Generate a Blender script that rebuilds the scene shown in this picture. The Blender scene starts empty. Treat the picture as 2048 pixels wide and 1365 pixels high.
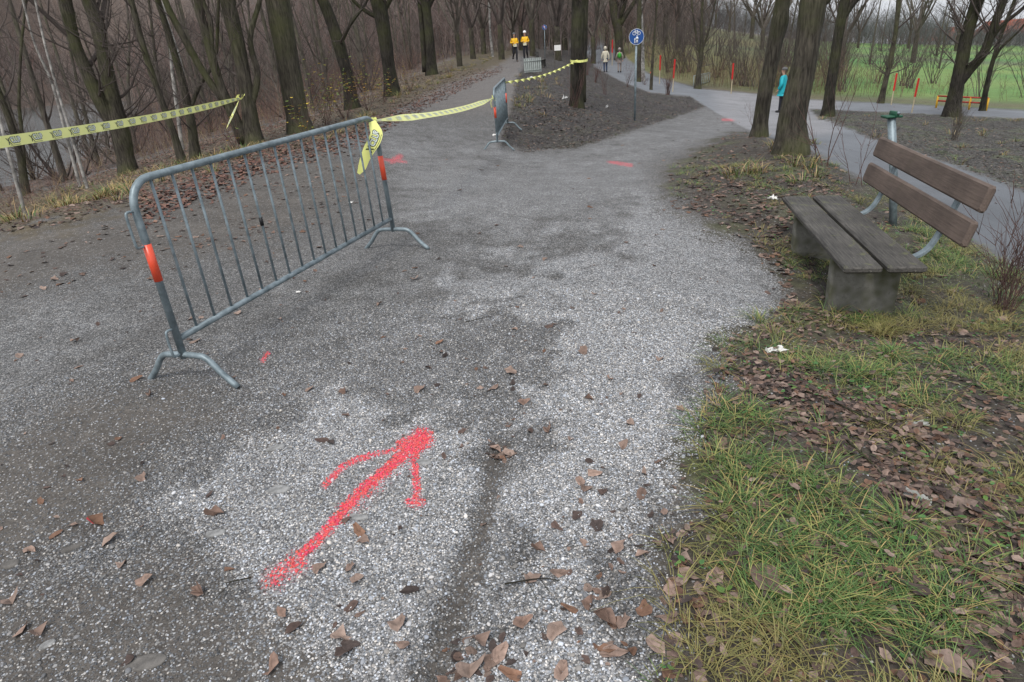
import bpy, math, random
import numpy as np
from mathutils import Vector, Matrix, Quaternion
random.seed(7); RS = np.random.RandomState(11)
SC = bpy.context.scene; COL = SC.collection
PI = math.pi; R = math.radians

# ------------------------------------------------------------------ camera, world, sun, exposure
FPX, PITCH, ROLL, EYE = 1340.0, R(24.5), R(-4.2), 1.58
cp, sp, cr, sr = math.cos(PITCH), math.sin(PITCH), math.cos(ROLL), math.sin(ROLL)
FW = np.array([0, cp, -sp]); UP = np.array([0, sp, cp]); RT = np.array([1., 0, 0])
R2 = cr*RT + sr*UP; U2 = -sr*RT + cr*UP; ORG = np.array([0, 0, EYE])
cam = bpy.data.cameras.new('camera'); cam.lens = FPX/2048*36; cam.sensor_width = 36; cam.clip_start = .05; cam.clip_end = 3000
co = bpy.data.objects.new('camera', cam); COL.objects.link(co)
co.matrix_world = Matrix(((R2[0], U2[0], -FW[0], 0), (R2[1], U2[1], -FW[1], 0), (R2[2], U2[2], -FW[2], EYE), (0, 0, 0, 1)))
SC.camera = co
SC.view_settings.view_transform = 'Standard'; SC.view_settings.look = 'None'; SC.view_settings.gamma = 1
SC.view_settings.exposure = 0.86
SUN_EL, SUN_AZ = R(56), R(200)
w = bpy.data.worlds.new('World'); SC.world = w; w.use_nodes = True
nt = w.node_tree; nt.nodes.clear()
tc = nt.nodes.new('ShaderNodeTexCoord'); mx = nt.nodes.new('ShaderNodeVectorMath'); mx.operation = 'MAXIMUM'; mx.inputs[1].default_value = (-9, -9, .03)
sky = nt.nodes.new('ShaderNodeTexSky'); sky.sky_type = 'NISHITA'; sky.sun_disc = False; sky.sun_elevation = SUN_EL; sky.sun_rotation = SUN_AZ
sky.air_density = 1.0; sky.dust_density = 3.0
hs = nt.nodes.new('ShaderNodeHueSaturation'); hs.inputs['Saturation'].default_value = .3
mixc = nt.nodes.new('ShaderNodeMixRGB'); mixc.inputs[0].default_value = .6; mixc.inputs[2].default_value = (7.2, 7.5, 8.1, 1)
nz = nt.nodes.new('ShaderNodeTexNoise'); nz.inputs['Scale'].default_value = 2.2; nz.inputs['Detail'].default_value = 5
ml = nt.nodes.new('ShaderNodeMixRGB'); ml.blend_type = 'MULTIPLY'; ml.inputs[0].default_value = .22
bg = nt.nodes.new('ShaderNodeBackground'); bg.inputs['Strength'].default_value = .092
wo = nt.nodes.new('ShaderNodeOutputWorld')
L = nt.links.new
L(tc.outputs['Generated'], mx.inputs[0]); L(mx.outputs[0], sky.inputs['Vector']); L(sky.outputs[0], hs.inputs['Color']); L(hs.outputs[0], mixc.inputs[1])
L(tc.outputs['Generated'], nz.inputs['Vector']); L(mixc.outputs[0], ml.inputs[1]); L(nz.outputs['Fac'], ml.inputs[2]); L(ml.outputs[0], bg.inputs['Color']); L(bg.outputs[0], wo.inputs['Surface'])
sl = bpy.data.lights.new('sun', 'SUN'); sl.energy = 1.35; sl.angle = R(16); sl.color = (1, .97, .93)
so = bpy.data.objects.new('sun', sl); COL.objects.link(so)
sd = Vector((math.sin(SUN_AZ)*math.cos(SUN_EL), math.cos(SUN_AZ)*math.cos(SUN_EL), math.sin(SUN_EL)))
so.rotation_euler = sd.to_track_quat('Z', 'Y').to_euler()

# ------------------------------------------------------------------ helpers: camera geometry
def ray(px, py): return FW + R2*(px-1024)/FPX - U2*(py-682.5)/FPX
def zhit(px, py, z=0.):
    d = ray(px, py); return ORG + d*(z-EYE)/d[2]
def AT(px, py, D):
    d = ray(px, py); return ORG + d*D/math.hypot(d[0], d[1])
def ppm(P): return FPX/float((np.asarray(P)-ORG) @ FW)
def proj(X, Y, Z):
    q0, q1, q2 = X, Y, Z-EYE
    dep = q1*FW[1]+q2*FW[2]; ok = dep > .15; dd = np.where(ok, dep, 1.)
    px = 1024+FPX*(q0*R2[0]+q1*R2[1]+q2*R2[2])/dd; py = 682.5-FPX*(q0*U2[0]+q1*U2[1]+q2*U2[2])/dd
    return np.where(ok, px, -9999.), np.where(ok, py, 9999.), ok
# value noise
_T = np.random.RandomState(3).rand(256, 256)
def vn(x, y):
    xi = np.floor(x).astype(int); yi = np.floor(y).astype(int); fx = x-xi; fy = y-yi
    fx = fx*fx*(3-2*fx); fy = fy*fy*(3-2*fy)
    a = _T[xi & 255, yi & 255]; b = _T[(xi+1) & 255, yi & 255]; c = _T[xi & 255, (yi+1) & 255]; d = _T[(xi+1) & 255, (yi+1) & 255]
    return (a*(1-fx)+b*fx)*(1-fy)+(c*(1-fx)+d*fx)*fy
def fbm(x, y, o=4):
    s = 0; a = .5; t = 0
    for i in range(o):
        s = s+a*vn(x*2**i+i*17.3, y*2**i+i*9.1); t += a; a *= .55
    return s/t

# ------------------------------------------------------------------ terrain
CP = [(1024,1365,0),(1024,1000,0),(1024,700,0),(1024,500,0),(600,700,0),(300,780,0),(0,1365,0),(0,900,0),(0,650,0),(790,490,0),(1024,400,-.04),(500,450,0),
 (998,298,-.33),(1022,245,-.26),(200,400,.02),(0,450,.02),(640,285,0),(820,205,0),(950,155,0),(1040,121,0),(900,230,-.05),(1060,98,.05),
 (1210,150,-1.42),(1235,125,-1.3),(1170,99,-.4),(1300,170,-1.75),(1400,182,-2.0),(1400,205,-1.75),(1560,225,-2.24),(1560,195,-2.35),(1700,210,-2.4),(2000,232,-2.45),(2000,224,-2.5),
 (1700,240,-1.75),(1700,300,-1.15),(1800,310,-1.0),(1950,400,-.7),(2045,500,-.55),(1800,360,-.75),(1900,270,-1.75),(2040,300,-1.5),(1640,262,-1.2),
 (1400,300,-.4),(1300,250,-.75),(1450,230,-1.35),(1268,240,-.95),(1600,296,-.18),(1519,272,-.32),(1700,350,-.3),(1600,350,-.12),(1500,320,-.22),
 (1155,215,-.4),(1100,150,-.15),(1180,150,-.98),(1210,172,-1.12),(1290,195,-1.25),(1370,200,-1.5),(1080,200,-.12),(1150,270,-.46),(1100,118,-.05),(1090,100,.1),
 (1583,527,-.2),(1660,615,-.24),(1808,630,-.26),(1850,500,-.3),(1960,560,-.35),(2040,640,-.3),(1400,500,-.03),(1420,700,-.04),(1400,900,0),(1700,900,-.03),(2040,1000,-.12),(2040,1350,-.05),(1600,1365,0),
 (1300,95,-.3),(1280,120,-1.1),(1400,120,-1.3),(1450,100,-1.0),(1600,150,-2.6),(1800,170,-3.0),(2000,200,-3.1),(2000,120,-5.),(2000,92,-9.),(1700,90,-5.),(1500,70,-1.6),
 (250,300,-2.4),(400,215,-2.0),(300,262,-2.3),(600,150,-1.2),(800,100,-1.),(940,88,-.5),(0,380,-2.5),(100,352,-2.52),(200,318,-2.5),(50,290,-3.2),(150,250,-3.2),(0,235,-3.2),(280,225,-2.8),(20,190,-2.4),(200,196,-2.3),(330,192,-2.),(60,160,-.5),(250,150,-.5),
 (520,262,-.5),(440,285,-.6),(700,205,-.4)]
pts = []; vals = []
for a, b, z in CP:
    P = zhit(a, b, z); pts.append((math.atan2(P[0], P[1])*1.4, math.log(math.hypot(P[0], P[1])))); vals.append(z)
def anch(deg, r, z): pts.append((R(deg)*1.4, math.log(r))); vals.append(z)
for dg in (-60, -30, 0, 30, 60): anch(dg, .4, 0)
for dg, zz in ((-90, -.5), (-75, -2.), (-60, -2.8), (60, -1.), (75, -1.), (90, -1.)): anch(dg, 14, zz)
for dg in (-170, -140, -110, 110, 140, 170):
    anch(dg, 1, 0); anch(dg, 6, 0); anch(dg, 60, -.5); anch(dg, 700, 0)
for dg, z1, z2 in ((-75, -3, 12), (-50, -2.2, 17), (-35, -1.5, 25), (-20, 1., 19), (-8, 3, 13), (2, 3, 9)):
    anch(dg, 130, z1+4); anch(dg, 220, z2); anch(dg, 700, z2+10)
for dg, zz in ((14, -12), (25, -25), (34, -34), (45, -40), (70, -20)): anch(dg, 700, zz)
pts = np.array(pts); vals = np.array(vals)
def _U(r2): return np.where(r2 > 1e-12, .5*r2*np.log(np.maximum(r2, 1e-12)), 0)
n_ = len(pts); K = _U(((pts[:, None]-pts[None])**2).sum(2))+np.eye(n_)*2e-4; Pm = np.c_[np.ones(n_), pts]
A_ = np.block([[K, Pm], [Pm.T, np.zeros((3, 3))]]); sol = np.linalg.solve(A_, np.r_[vals, 0, 0, 0])
def tps(th, lr):
    out = sol[n_]+sol[n_+1]*th+sol[n_+2]*lr
    for i in range(n_): out = out+sol[i]*_U((th-pts[i, 0])**2+(lr-pts[i, 1])**2)
    return out
def smooth(t): t = np.clip(t, 0, 1); return t*t*(3-2*t)

# ---- zones: outlines of the ground surfaces
def pdist(poly, X, Y):
    """signed distance (px), positive inside"""
    poly = np.array(poly, float); ins = np.zeros(X.shape, bool); best = np.full(X.shape, 1e18)
    for i in range(len(poly)):
        x0, y0 = poly[i]; x1, y1 = poly[(i+1) % len(poly)]
        c = ((y0 > Y) != (y1 > Y)); xi = (x1-x0)*(Y-y0)/((y1-y0) if y1 != y0 else 1e-9)+x0
        ins ^= (c & (X < xi))
        dx, dy = x1-x0, y1-y0; t = np.clip(((X-x0)*dx+(Y-y0)*dy)/(dx*dx+dy*dy+1e-9), 0, 1)
        best = np.minimum(best, (X-x0-t*dx)**2+(Y-y0-t*dy)**2)
    d = np.sqrt(best); return np.where(ins, d, -d)
def segd(pl, X, Y):
    best = np.full(X.shape, 1e18)
    for (x0, y0), (x1, y1) in zip(pl[:-1], pl[1:]):
        dx, dy = x1-x0, y1-y0; t = np.clip(((X-x0)*dx+(Y-y0)*dy)/(dx*dx+dy*dy), 0, 1)
        best = np.minimum(best, (X-x0-t*dx)**2+(Y-y0-t*dy)**2)
    return np.sqrt(best)
Z_FOREST = [(-2500,900),(-900,560),(0,392),(130,372),(250,330),(450,268),(600,236),(760,178),(950,98),(1010,88),(1060,70),(1100,60),(1190,80),(1190,-400),(-3500,-400),(-3500,1300)]
Z_VERGE = [(-2500,1100),(-900,720),(0,470),(150,445),(260,405),(420,352),(520,320),(640,292),(720,262),(800,218),(900,168),(1000,130),(1035,104),(1010,88),(950,98),(760,178),(600,236),(450,268),(250,330),(130,372),(0,392),(-900,560),(-2500,900)]
Z_MOUND = [(1030,165),(1050,128),(1085,112),(1120,98),(1166,98),(1192,136),(1240,162),(1300,186),(1380,193),(1412,214),(1345,236),(1250,266),(1150,296),(1050,306),(1000,290),(1005,258),(1025,210)]
E_A2 = [(2800,1010),(2300,715),(2048,545),(1960,490),(1850,430),(1700,345),(1620,303),(1500,264)]
Z_ASPH = [(1150,96),(1200,88),(1240,104),(1262,125),(1305,152),(1400,178),(1500,187),(1620,200),(2048,221),(2700,258),(2700,275),(2048,238),(1620,219),(1640,238),(1757,283),(1900,328),(2048,385),(2900,640)]+E_A2+[(1440,232),(1412,214),(1380,193),(1300,186),(1240,162),(1192,136),(1166,98)]
Z_BANK = E_A2+[(1465,266),(1400,300),(1345,335),(1330,380),(1400,430),(1500,480),(1575,555),(1565,620),(1435,695),(1405,790),(1395,900),(1420,1000),(1330,1080),(1340,1200),(1320,1365),(1300,2200),(3500,3500),(4000,1400)]
Z_MULCH = [(1620,219),(2048,238),(2700,275),(3500,400),(2900,640),(2048,385),(1900,328),(1757,283),(1640,238)]
Z_MEADOW = [(1220,90),(1262,125),(1305,152),(1400,178),(1500,187),(1620,200),(2048,221),(2700,258),(4500,320),(4500,-500),(1190,-500),(1190,70)]
Z_MUD = [([(-1200,760),(0,600),(300,520),(560,480),(720,400),(740,330),(660,290),(520,320),(260,405),(0,470),(-1200,620)], 1.), ([(-400,820),(0,850),(150,780),(300,745),(520,795),(500,860),(400,900),(300,960),(280,1040),(200,1110),(0,1200),(-600,1250)], 1.), ([(-400,1250),(200,1110),(300,1060),(420,1110),(560,1250),(700,1420),(-300,1900)], .85), ([(1285,1060),(1390,950),(1450,1000),(1420,1300),(1330,1500),(1290,1200)], .9), ([(1300,330),(1400,290),(1500,270),(1600,330),(1640,420),(1560,500),(1430,445),(1320,385)], .8)]
Z_LIGHT = [([(1270,355),(1320,380),(1330,430),(1450,460),(1540,540),(1570,620),(1430,700),(1390,760),(1410,930),(1280,1060),(1310,1700),(830,1700),(960,1120),(1010,900),(1100,760),(1130,650),(980,610),(900,575),(1000,520),(1230,500),(1270,440)], .95, 45), ([(280,1010),(400,900),(560,860),(700,840),(900,850),(1000,880),(960,1100),(780,1320),(560,1290),(430,1090)], .8, 40), ([(430,1120),(900,1020),(1330,1050),(1330,1700),(420,1700),(480,1330)], .6, 60), ([(800,300),(1000,300),(1150,300),(1400,240),(1440,215),(1500,260),(1330,330),(1300,400),(1200,470),(1000,480),(820,430),(780,300)], .62, 55), ([(560,520),(800,520),(1000,500),(1000,640),(900,780),(600,860),(420,800)], .3, 60), ([(-300,700),(0,620),(280,540),(300,730),(0,860),(-300,900)], .35, 40)]
RUT = [(1000,890),(985,960),(955,1080),(905,1230),(850,1400)]
PAINT = [([(640,1075),(720,985),(790,925),(848,876)], 11, .85), ([(575,1138),(640,1075)], 12, .66), ([(648,972),(690,930),(740,912)], 8, .62), ([(740,912),(800,898),(850,874)], 6, .55), ([(832,1008),(833,960),(828,915),(846,880)], 9, .66), ([(812,898),(846,878)], 21, .9), ([(818,1003),(842,1003)], 9, .62), ([(690,1025),(840,880)], 22, .34),
 ([(545,1158),(600,1120)], 26, .45), ([(784,323),(800,314)], 6, .62), ([(765,319),(812,324)], 3, .5), ([(1218,325),(1262,331)], 3.4, .58), ([(1446,240),(1466,241)], 3, .55), ([(525,722),(535,708)], 6, .5)]
def zones(px, py, X, Y):
    nz1 = fbm(X*2.1+5, Y*2.1, 4)-.5; nz2 = fbm(X*9+3, Y*9+8, 3)-.5; nz = (nz1*1.3+nz2*.8)
    # noise scaled to pixels: size of ~0.35 m
    r = np.hypot(X, Y)+.3; pxs = np.minimum(FPX/np.maximum(r, 1.), 420); J = nz*pxs*.55
    z = {}
    def W(poly, soft=.06, jit=1.):
        return smooth(.5+(pdist(poly, px, py)+J*jit*.6)/(2*np.maximum(soft*pxs, 2.)))
    z['asph'] = W(Z_ASPH, .05, .25)
    z['forest'] = W(Z_FOREST, .2); z['verge'] = W(Z_VERGE, .15); z['mound'] = W(Z_MOUND, .08, .35); z['bank'] = W(Z_BANK, .12, .8)
    z['mulch'] = W(Z_MULCH, .05, .3); z['meadow'] = W(Z_MEADOW, .1, .3)
    mud = np.zeros_like(px)
    for p, a in Z_MUD: mud = np.maximum(mud, a*W(p, .25, 1.2))
    mud = np.maximum(mud, smooth(1-(segd(RUT, px, py)+nz*30)/np.interp(py, [850, 1300], [22, 60]))*.9)
    z['mud'] = mud
    li = np.full(px.shape, .2)
    for p, a, s in Z_LIGHT: li = np.maximum(li, .2+(a-.2)*smooth(.5+(pdist(p, px, py)+J*.9)/(2.*s)))
    rt_m = smooth(1-segd(RUT, px, py)/np.interp(py, [850, 1300], [30, 70])); z['light'] = (1-.75*rt_m)*np.clip(li+(nz1*.4+nz2*.35)*(li > .22)+(nz2*.2), .05, 1)
    pa = np.zeros_like(px)
    for pl, wd, a in PAINT: pa = np.maximum(pa, a*np.clip(1.35-segd(pl, px, py)/wd*.9, 0, 1))
    z['paint'] = pa
    z['n1'] = nz1
    return z
th1 = np.r_[np.arange(-180, -75, 5.), np.arange(-75, -53, 1.), np.arange(-53, 53, .22), np.arange(53, 75, 1.), np.arange(75, 180, 5.)]
rr1 = np.r_[np.geomspace(.12, .85, 12, endpoint=False), np.geomspace(.85, 4.6, 250, endpoint=False), np.geomspace(4.6, 60, 260, endpoint=False), np.geomspace(60, 700, 80)]
TH, RR = np.meshgrid(np.radians(th1), rr1, indexing='ij'); NT, NR = TH.shape
ZB = tps(TH*1.4, np.log(RR)); GX = np.sin(TH)*RR; GY = np.cos(TH)*RR
ppx, ppy, _ = proj(GX, GY, ZB)
ZN = zones(ppx, ppy, GX, GY)
GZ = ZB+(fbm(GX*1.3, GY*1.3, 3)-.5)*.03*(1-ZN['asph'])
GZ += ZN['mound']*(1-ZN['asph'])*((fbm(GX*7, GY*7, 4)-.5)*.16+(fbm(GX*1.2+4, GY*1.2, 2)-.5)*.12)
GZ += ZN['bank']*(1-ZN['asph'])*((fbm(GX*4, GY*4, 3)-.35)*.07)
GZ += ZN['mulch']*(fbm(GX*4, GY*4, 3)-.4)*.16
GZ += ZN['forest']*(fbm(GX*1.1, GY*1.1, 4)-.5)*.35
GZ += ZN['mud']*(fbm(GX*14, GY*14, 3)-.5)*.012
GZ -= .03*smooth(1-segd(RUT, ppx, ppy)/60)
LR = np.log(rr1)
def gz(x, y):
    x = np.asarray(x, float); y = np.asarray(y, float)
    th = np.degrees(np.arctan2(x, y)); lr = np.log(np.maximum(np.hypot(x, y), .121))
    i = np.clip(np.searchsorted(th1, th)-1, 0, NT-2); j = np.clip(np.searchsorted(LR, lr)-1, 0, NR-2)
    a = np.clip((th-th1[i])/(th1[i+1]-th1[i]), 0, 1); b = np.clip((lr-LR[j])/(LR[j+1]-LR[j]), 0, 1)
    return (GZ[i, j]*(1-a)+GZ[i+1, j]*a)*(1-b)+(GZ[i, j+1]*(1-a)+GZ[i+1, j+1]*a)*b
def G(px, py):
    d = ray(px, py); d = d/math.hypot(d[0], d[1]); t = .6; last = t
    while t < 690:
        P = ORG+d*t
        if P[2] < gz(P[0], P[1]): break
        last = t; t *= 1.01
    a, b = last, t
    for _ in range(20):
        m = (a+b)/2; P = ORG+d*m
        if P[2] < gz(P[0], P[1]): b = m
        else: a = m
    P = ORG+d*b; P[2] = float(gz(P[0], P[1])); return P

# ------------------------------------------------------------------ mesh helpers
def tag(o, label=None, cat=None, group=None, kind=None):
    if label: o['label'] = label
    if cat: o['category'] = cat
    if group: o['group'] = group
    if kind: o['kind'] = kind
    return o
def mesh(name, V, F, mat=None, parent=None, smooth_=True, col=None, fmat=None, attrs=None):
    """V (n,3); F = list of int arrays (m,k)"""
    V = np.asarray(V, np.float32); F = [np.asarray(f, np.int32) for f in (F if isinstance(F, list) else [F]) if len(f)]
    me = bpy.data.meshes.new(name); me.vertices.add(len(V)); me.vertices.foreach_set('co', V.ravel())
    nl = sum(f.size for f in F); nf = sum(len(f) for f in F)
    me.loops.add(nl); me.polygons.add(nf)
    me.loops.foreach_set('vertex_index', np.concatenate([f.ravel() for f in F]))
    tot = np.concatenate([np.full(len(f), f.shape[1], np.int32) for f in F]); st = np.r_[0, np.cumsum(tot)[:-1]].astype(np.int32)
    me.polygons.foreach_set('loop_start', st); me.polygons.foreach_set('loop_total', tot)
    me.polygons.foreach_set('use_smooth', np.full(nf, smooth_))
    if fmat is not None: me.polygons.foreach_set('material_index', fmat)
    me.update(calc_edges=True)
    if col is not None:
        a = me.color_attributes.new('col', 'FLOAT_COLOR', 'POINT'); c = np.ones((len(V), 4), np.float32); c[:, :3] = col; a.data.foreach_set('color', c.ravel())
    for k, c in (attrs or {}).items():
        a = me.color_attributes.new(k, 'FLOAT_COLOR', 'POINT'); a.data.foreach_set('color', np.asarray(c, np.float32).ravel())
    for m in (mat if isinstance(mat, (list, tuple)) else [mat]):
        if m: me.materials.append(m)
    o = bpy.data.objects.new(name, me); COL.objects.link(o)
    if parent: o.parent = parent
    return o
def empty(name, loc, rz=0., **k):
    o = bpy.data.objects.new(name, None); COL.objects.link(o); o.location = [float(v) for v in loc]; o.rotation_euler = (0, 0, rz); o.empty_display_size = .1
    return tag(o, **k)
class MB:
    def __init__(s): s.V = []; s.F = []; s.n = 0; s.C = []
    def add(s, V, F, c=None):
        V = np.asarray(V, float)
        for f in (F if isinstance(F, list) else [F]):
            if len(f): s.F.append(np.asarray(f, np.int32)+s.n)
        s.V.append(V); s.n += len(V); s.C.append(np.tile(np.array(c if c is not None else (1, 1, 1), float), (len(V), 1)) if np.ndim(c) < 2 else c); return s
    def box(s, c, d, M=None, bev=0.):
        d = np.array(d)/2.; c = np.array(c, float)
        if bev:
            k = bev; V = []
            for z, q in ((-1, 1), (-1, 0), (1, 0), (1, 1)):
                zz = z*(d[2]-(0 if q else k)); e = k if q else 0
                for sx, sy, a in ((-1, -1, 0), (-1, -1, 1), (1, -1, 0), (1, -1, 1), (1, 1, 0), (1, 1, 1), (-1, 1, 0), (-1, 1, 1)):
                    flip = (sx*sy < 0); ax = (a == 0) ^ flip
                    # order around: corner cut points
                    x = sx*(d[0]-e-(0 if ax else k)); y = sy*(d[1]-e-(k if ax else 0)); V.append((x, y, zz))
            V = np.array(V); F = []
            for l in range(3):
                for i in range(8): F.append((l*8+i, l*8+(i+1) % 8, (l+1)*8+(i+1) % 8, (l+1)*8+i))
            cap = [np.array([list(range(7, -1, -1))]), np.array([list(range(24, 32))])]
            FF = [np.array(F)]+cap
        else:
            V = np.array([(x, y, z) for z in (-1, 1) for x, y in ((-1, -1), (1, -1), (1, 1), (-1, 1))])*d
            FF = [np.array([(0, 3, 2, 1), (4, 5, 6, 7), (0, 1, 5, 4), (1, 2, 6, 5), (2, 3, 7, 6), (3, 0, 4, 7)])]
        if M is not None: V = V @ np.array(M).T
        return s.add(V+c, FF)
    def tube(s, P, r, n=8, cap=True, noise=0., c=None):
        P = np.asarray(P, float); m = len(P); r = np.full(m, r) if np.ndim(r) == 0 else np.asarray(r, float)
        T = np.gradient(P, axis=0); T /= np.linalg.norm(T, axis=1)[:, None]+1e-12
        a = np.array([0, 0, 1.]) if abs(T[0][2]) < .9 else np.array([1., 0, 0]); N = np.cross(T[0], a); N /= np.linalg.norm(N); V = []
        an = np.arange(n)*2*PI/n
        for i in range(m):
            N = N-T[i]*(N @ T[i]); N /= np.linalg.norm(N)+1e-12; B = np.cross(T[i], N)
            rad = np.full(n, r[i])
            if noise: rad = rad*(1+noise*(fbm(np.cos(an)*1.3+P[i][2]*1.1+7, np.sin(an)*1.3+P[i][2]*.7+3, 3)-.5)*2)
            V.append(P[i]+(np.cos(an)[:, None]*N+np.sin(an)[:, None]*B)*rad[:, None])
        V = np.concatenate(V); i = np.arange(m-1)[:, None]*n; k = np.arange(n)[None]; k2 = (k+1) % n
        F = [np.stack([i+k, i+k2, i+n+k2, i+n+k], -1).reshape(-1, 4)]
        if cap: F += [np.arange(n)[None, ::-1], (np.arange(n)+(m-1)*n)[None]]
        return s.add(V, F, c)
    def disc(s, c, rad, nrm, n=24, th=.003):
        nrm = np.array(nrm, float); nrm /= np.linalg.norm(nrm); c = np.array(c, float)
        return s.tube([c-nrm*th/2, c+nrm*th/2], rad, n)
    def ball(s, c, rad, seg=10, ring=7, sc=(1, 1, 1), M=None):
        V = [(0, 0, -1)]
        for i in range(1, ring):
            a = -PI/2+PI*i/ring
            for j in range(seg): V.append((math.cos(a)*math.cos(2*PI*j/seg), math.cos(a)*math.sin(2*PI*j/seg), math.sin(a)))
        V.append((0, 0, 1)); V = np.array(V)*np.array(sc)*rad
        if M is not None: V = V @ np.array(M).T
        q = []; t = []
        for j in range(seg):
            t.append((0, 1+(j+1) % seg, 1+j)); t.append((len(V)-1, 1+(ring-2)*seg+j, 1+(ring-2)*seg+(j+1) % seg))
            for i in range(ring-2): q.append((1+i*seg+j, 1+i*seg+(j+1) % seg, 1+(i+1)*seg+(j+1) % seg, 1+(i+1)*seg+j))
        return s.add(V+np.array(c, float), [np.array(q), np.array(t)])
    def build(s, name, mat, parent=None, col=False, smooth_=True):
        return mesh(name, np.concatenate(s.V), s.F, mat, parent, smooth_, col=np.concatenate(s.C) if col else None)
def prisms(P0, P1, R0, R1, n=3):
    P0 = np.asarray(P0, float); P1 = np.asarray(P1, float); m = len(P0); T = P1-P0; T /= np.linalg.norm(T, axis=1)[:, None]+1e-9
    a = np.where(np.abs(T[:, 2:3]) < .9, np.array([[0, 0, 1.]]), np.array([[1., 0, 0]])); N = np.cross(T, a); N /= np.linalg.norm(N, axis=1)[:, None]+1e-9; B = np.cross(T, N)
    V = np.zeros((m, 2*n, 3))
    for k in range(n):
        d = math.cos(2*PI*k/n)*N+math.sin(2*PI*k/n)*B
        V[:, k] = P0+d*np.asarray(R0)[:, None]; V[:, n+k] = P1+d*np.asarray(R1)[:, None]
    b = (np.arange(m)*2*n)[:, None]; F = np.concatenate([np.concatenate([b+k, b+(k+1) % n, b+n+(k+1) % n, b+n+k], 1) for k in range(n)])
    return V.reshape(-1, 3), F
def catmull(P, n=6):
    P = np.asarray(P, float); Q = np.r_[[2*P[0]-P[1]], P, [2*P[-1]-P[-2]]]; out = []
    for i in range(1, len(Q)-2):
        for t in np.arange(n)/n:
            a, b, c, d = Q[i-1], Q[i], Q[i+1], Q[i+2]
            out.append(.5*((2*b)+(-a+c)*t+(2*a-5*b+4*c-d)*t*t+(-a+3*b-3*c+d)*t**3))
    return np.array(out+[P[-1]])

# ------------------------------------------------------------------ materials
class NB:
    def __init__(s, name):
        s.m = bpy.data.materials.new(name); s.m.use_nodes = True; s.t = s.m.node_tree; s.b = s.t.nodes['Principled BSDF']
    def n(s, typ, **k):
        o = s.t.nodes.new('ShaderNode'+typ)
        for a, v in k.items(): setattr(o, a, v)
        return o
    def put(s, sock, v):
        if isinstance(v, bpy.types.NodeSocket): s.t.links.new(v, sock)
        elif v is not None: sock.default_value = (tuple(v)+(1,))[:4] if (isinstance(v, (tuple, list)) and sock.type == 'RGBA') else v
    def math(s, op, a, b=None, clamp=False):
        o = s.n('Math', operation=op, use_clamp=clamp); s.put(o.inputs[0], a); s.put(o.inputs[1], b); return o.outputs[0]
    def mix(s, f, a, b, bt='MIX'):
        o = s.n('MixRGB', blend_type=bt); s.put(o.inputs[0], f); s.put(o.inputs[1], a); s.put(o.inputs[2], b); return o.outputs[0]
    def noise(s, sc, det=4, vec=None, rough=.55, dist=0.):
        o = s.n('TexNoise'); o.inputs['Scale'].default_value = sc; o.inputs['Detail'].default_value = det; o.inputs['Roughness'].default_value = rough; o.inputs['Distortion'].default_value = dist
        if vec is not None: s.put(o.inputs['Vector'], vec)
        return o.outputs['Fac']
    def ramp(s, f, *st):
        o = s.n('ValToRGB'); e = o.color_ramp.elements
        while len(e) < len(st): e.new(.5)
        for q, (p, c) in zip(e, st): q.position = p; q.color = (c[0], c[1], c[2], 1) if isinstance(c, (tuple, list)) else (c, c, c, 1)
        s.put(o.inputs[0], f); return o.outputs[0]
    def pos(s): return s.n('NewGeometry').outputs['Position']
    def obj(s): return s.n('TexCoord').outputs['Object']
    def attr(s, a, typ='GEOMETRY'): o = s.n('Attribute', attribute_name=a); o.attribute_type = typ; return o.outputs['Color']
    def scale(s, v, sc): o = s.n('Mapping'); s.put(o.inputs['Vector'], v); o.inputs['Scale'].default_value = sc; return o.outputs[0]
    def bump(s, h, st, d): o = s.n('Bump'); o.inputs['Strength'].default_value = st; o.inputs['Distance'].default_value = d; s.put(o.inputs['Height'], h); s.t.links.new(o.outputs[0], s.b.inputs['Normal']); return o
    def out(s, col=None, rough=.7, metal=0, spec=.5):
        if col is not None: s.put(s.b.inputs['Base Color'], col)
        s.put(s.b.inputs['Roughness'], rough); s.b.inputs['Metallic'].default_value = metal; s.b.inputs['Specular IOR Level'].default_value = spec
        return s.m
def plain(name, c, rough=.7, metal=0, var=.25, sc=8, bump=0., spec=.4, c2=None):
    b = NB(name); n = b.noise(sc, 5, b.obj()); c2 = c2 or tuple(v*(1-var) for v in c)
    col = b.mix(b.ramp(n, (.35, 0.), (.65, 1.)), c2, c)
    if bump: b.bump(b.noise(sc*6, 4, b.obj()), .6, bump)
    return b.out(col, rough, metal, spec)
def vcol(name, rough=.8, var=.3, sc=30, bump=.0, spec=.25, trans=0.):
    b = NB(name); n = b.noise(sc, 4, b.obj()); col = b.mix(1., b.attr('col'), b.ramp(n, (.3, 1-var), (.7, 1+var*.3)), 'MULTIPLY')
    if bump: b.bump(n, .5, bump)
    if trans: b.b.inputs['Transmission Weight'].default_value = 0
    return b.out(col, rough, 0, spec)

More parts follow.
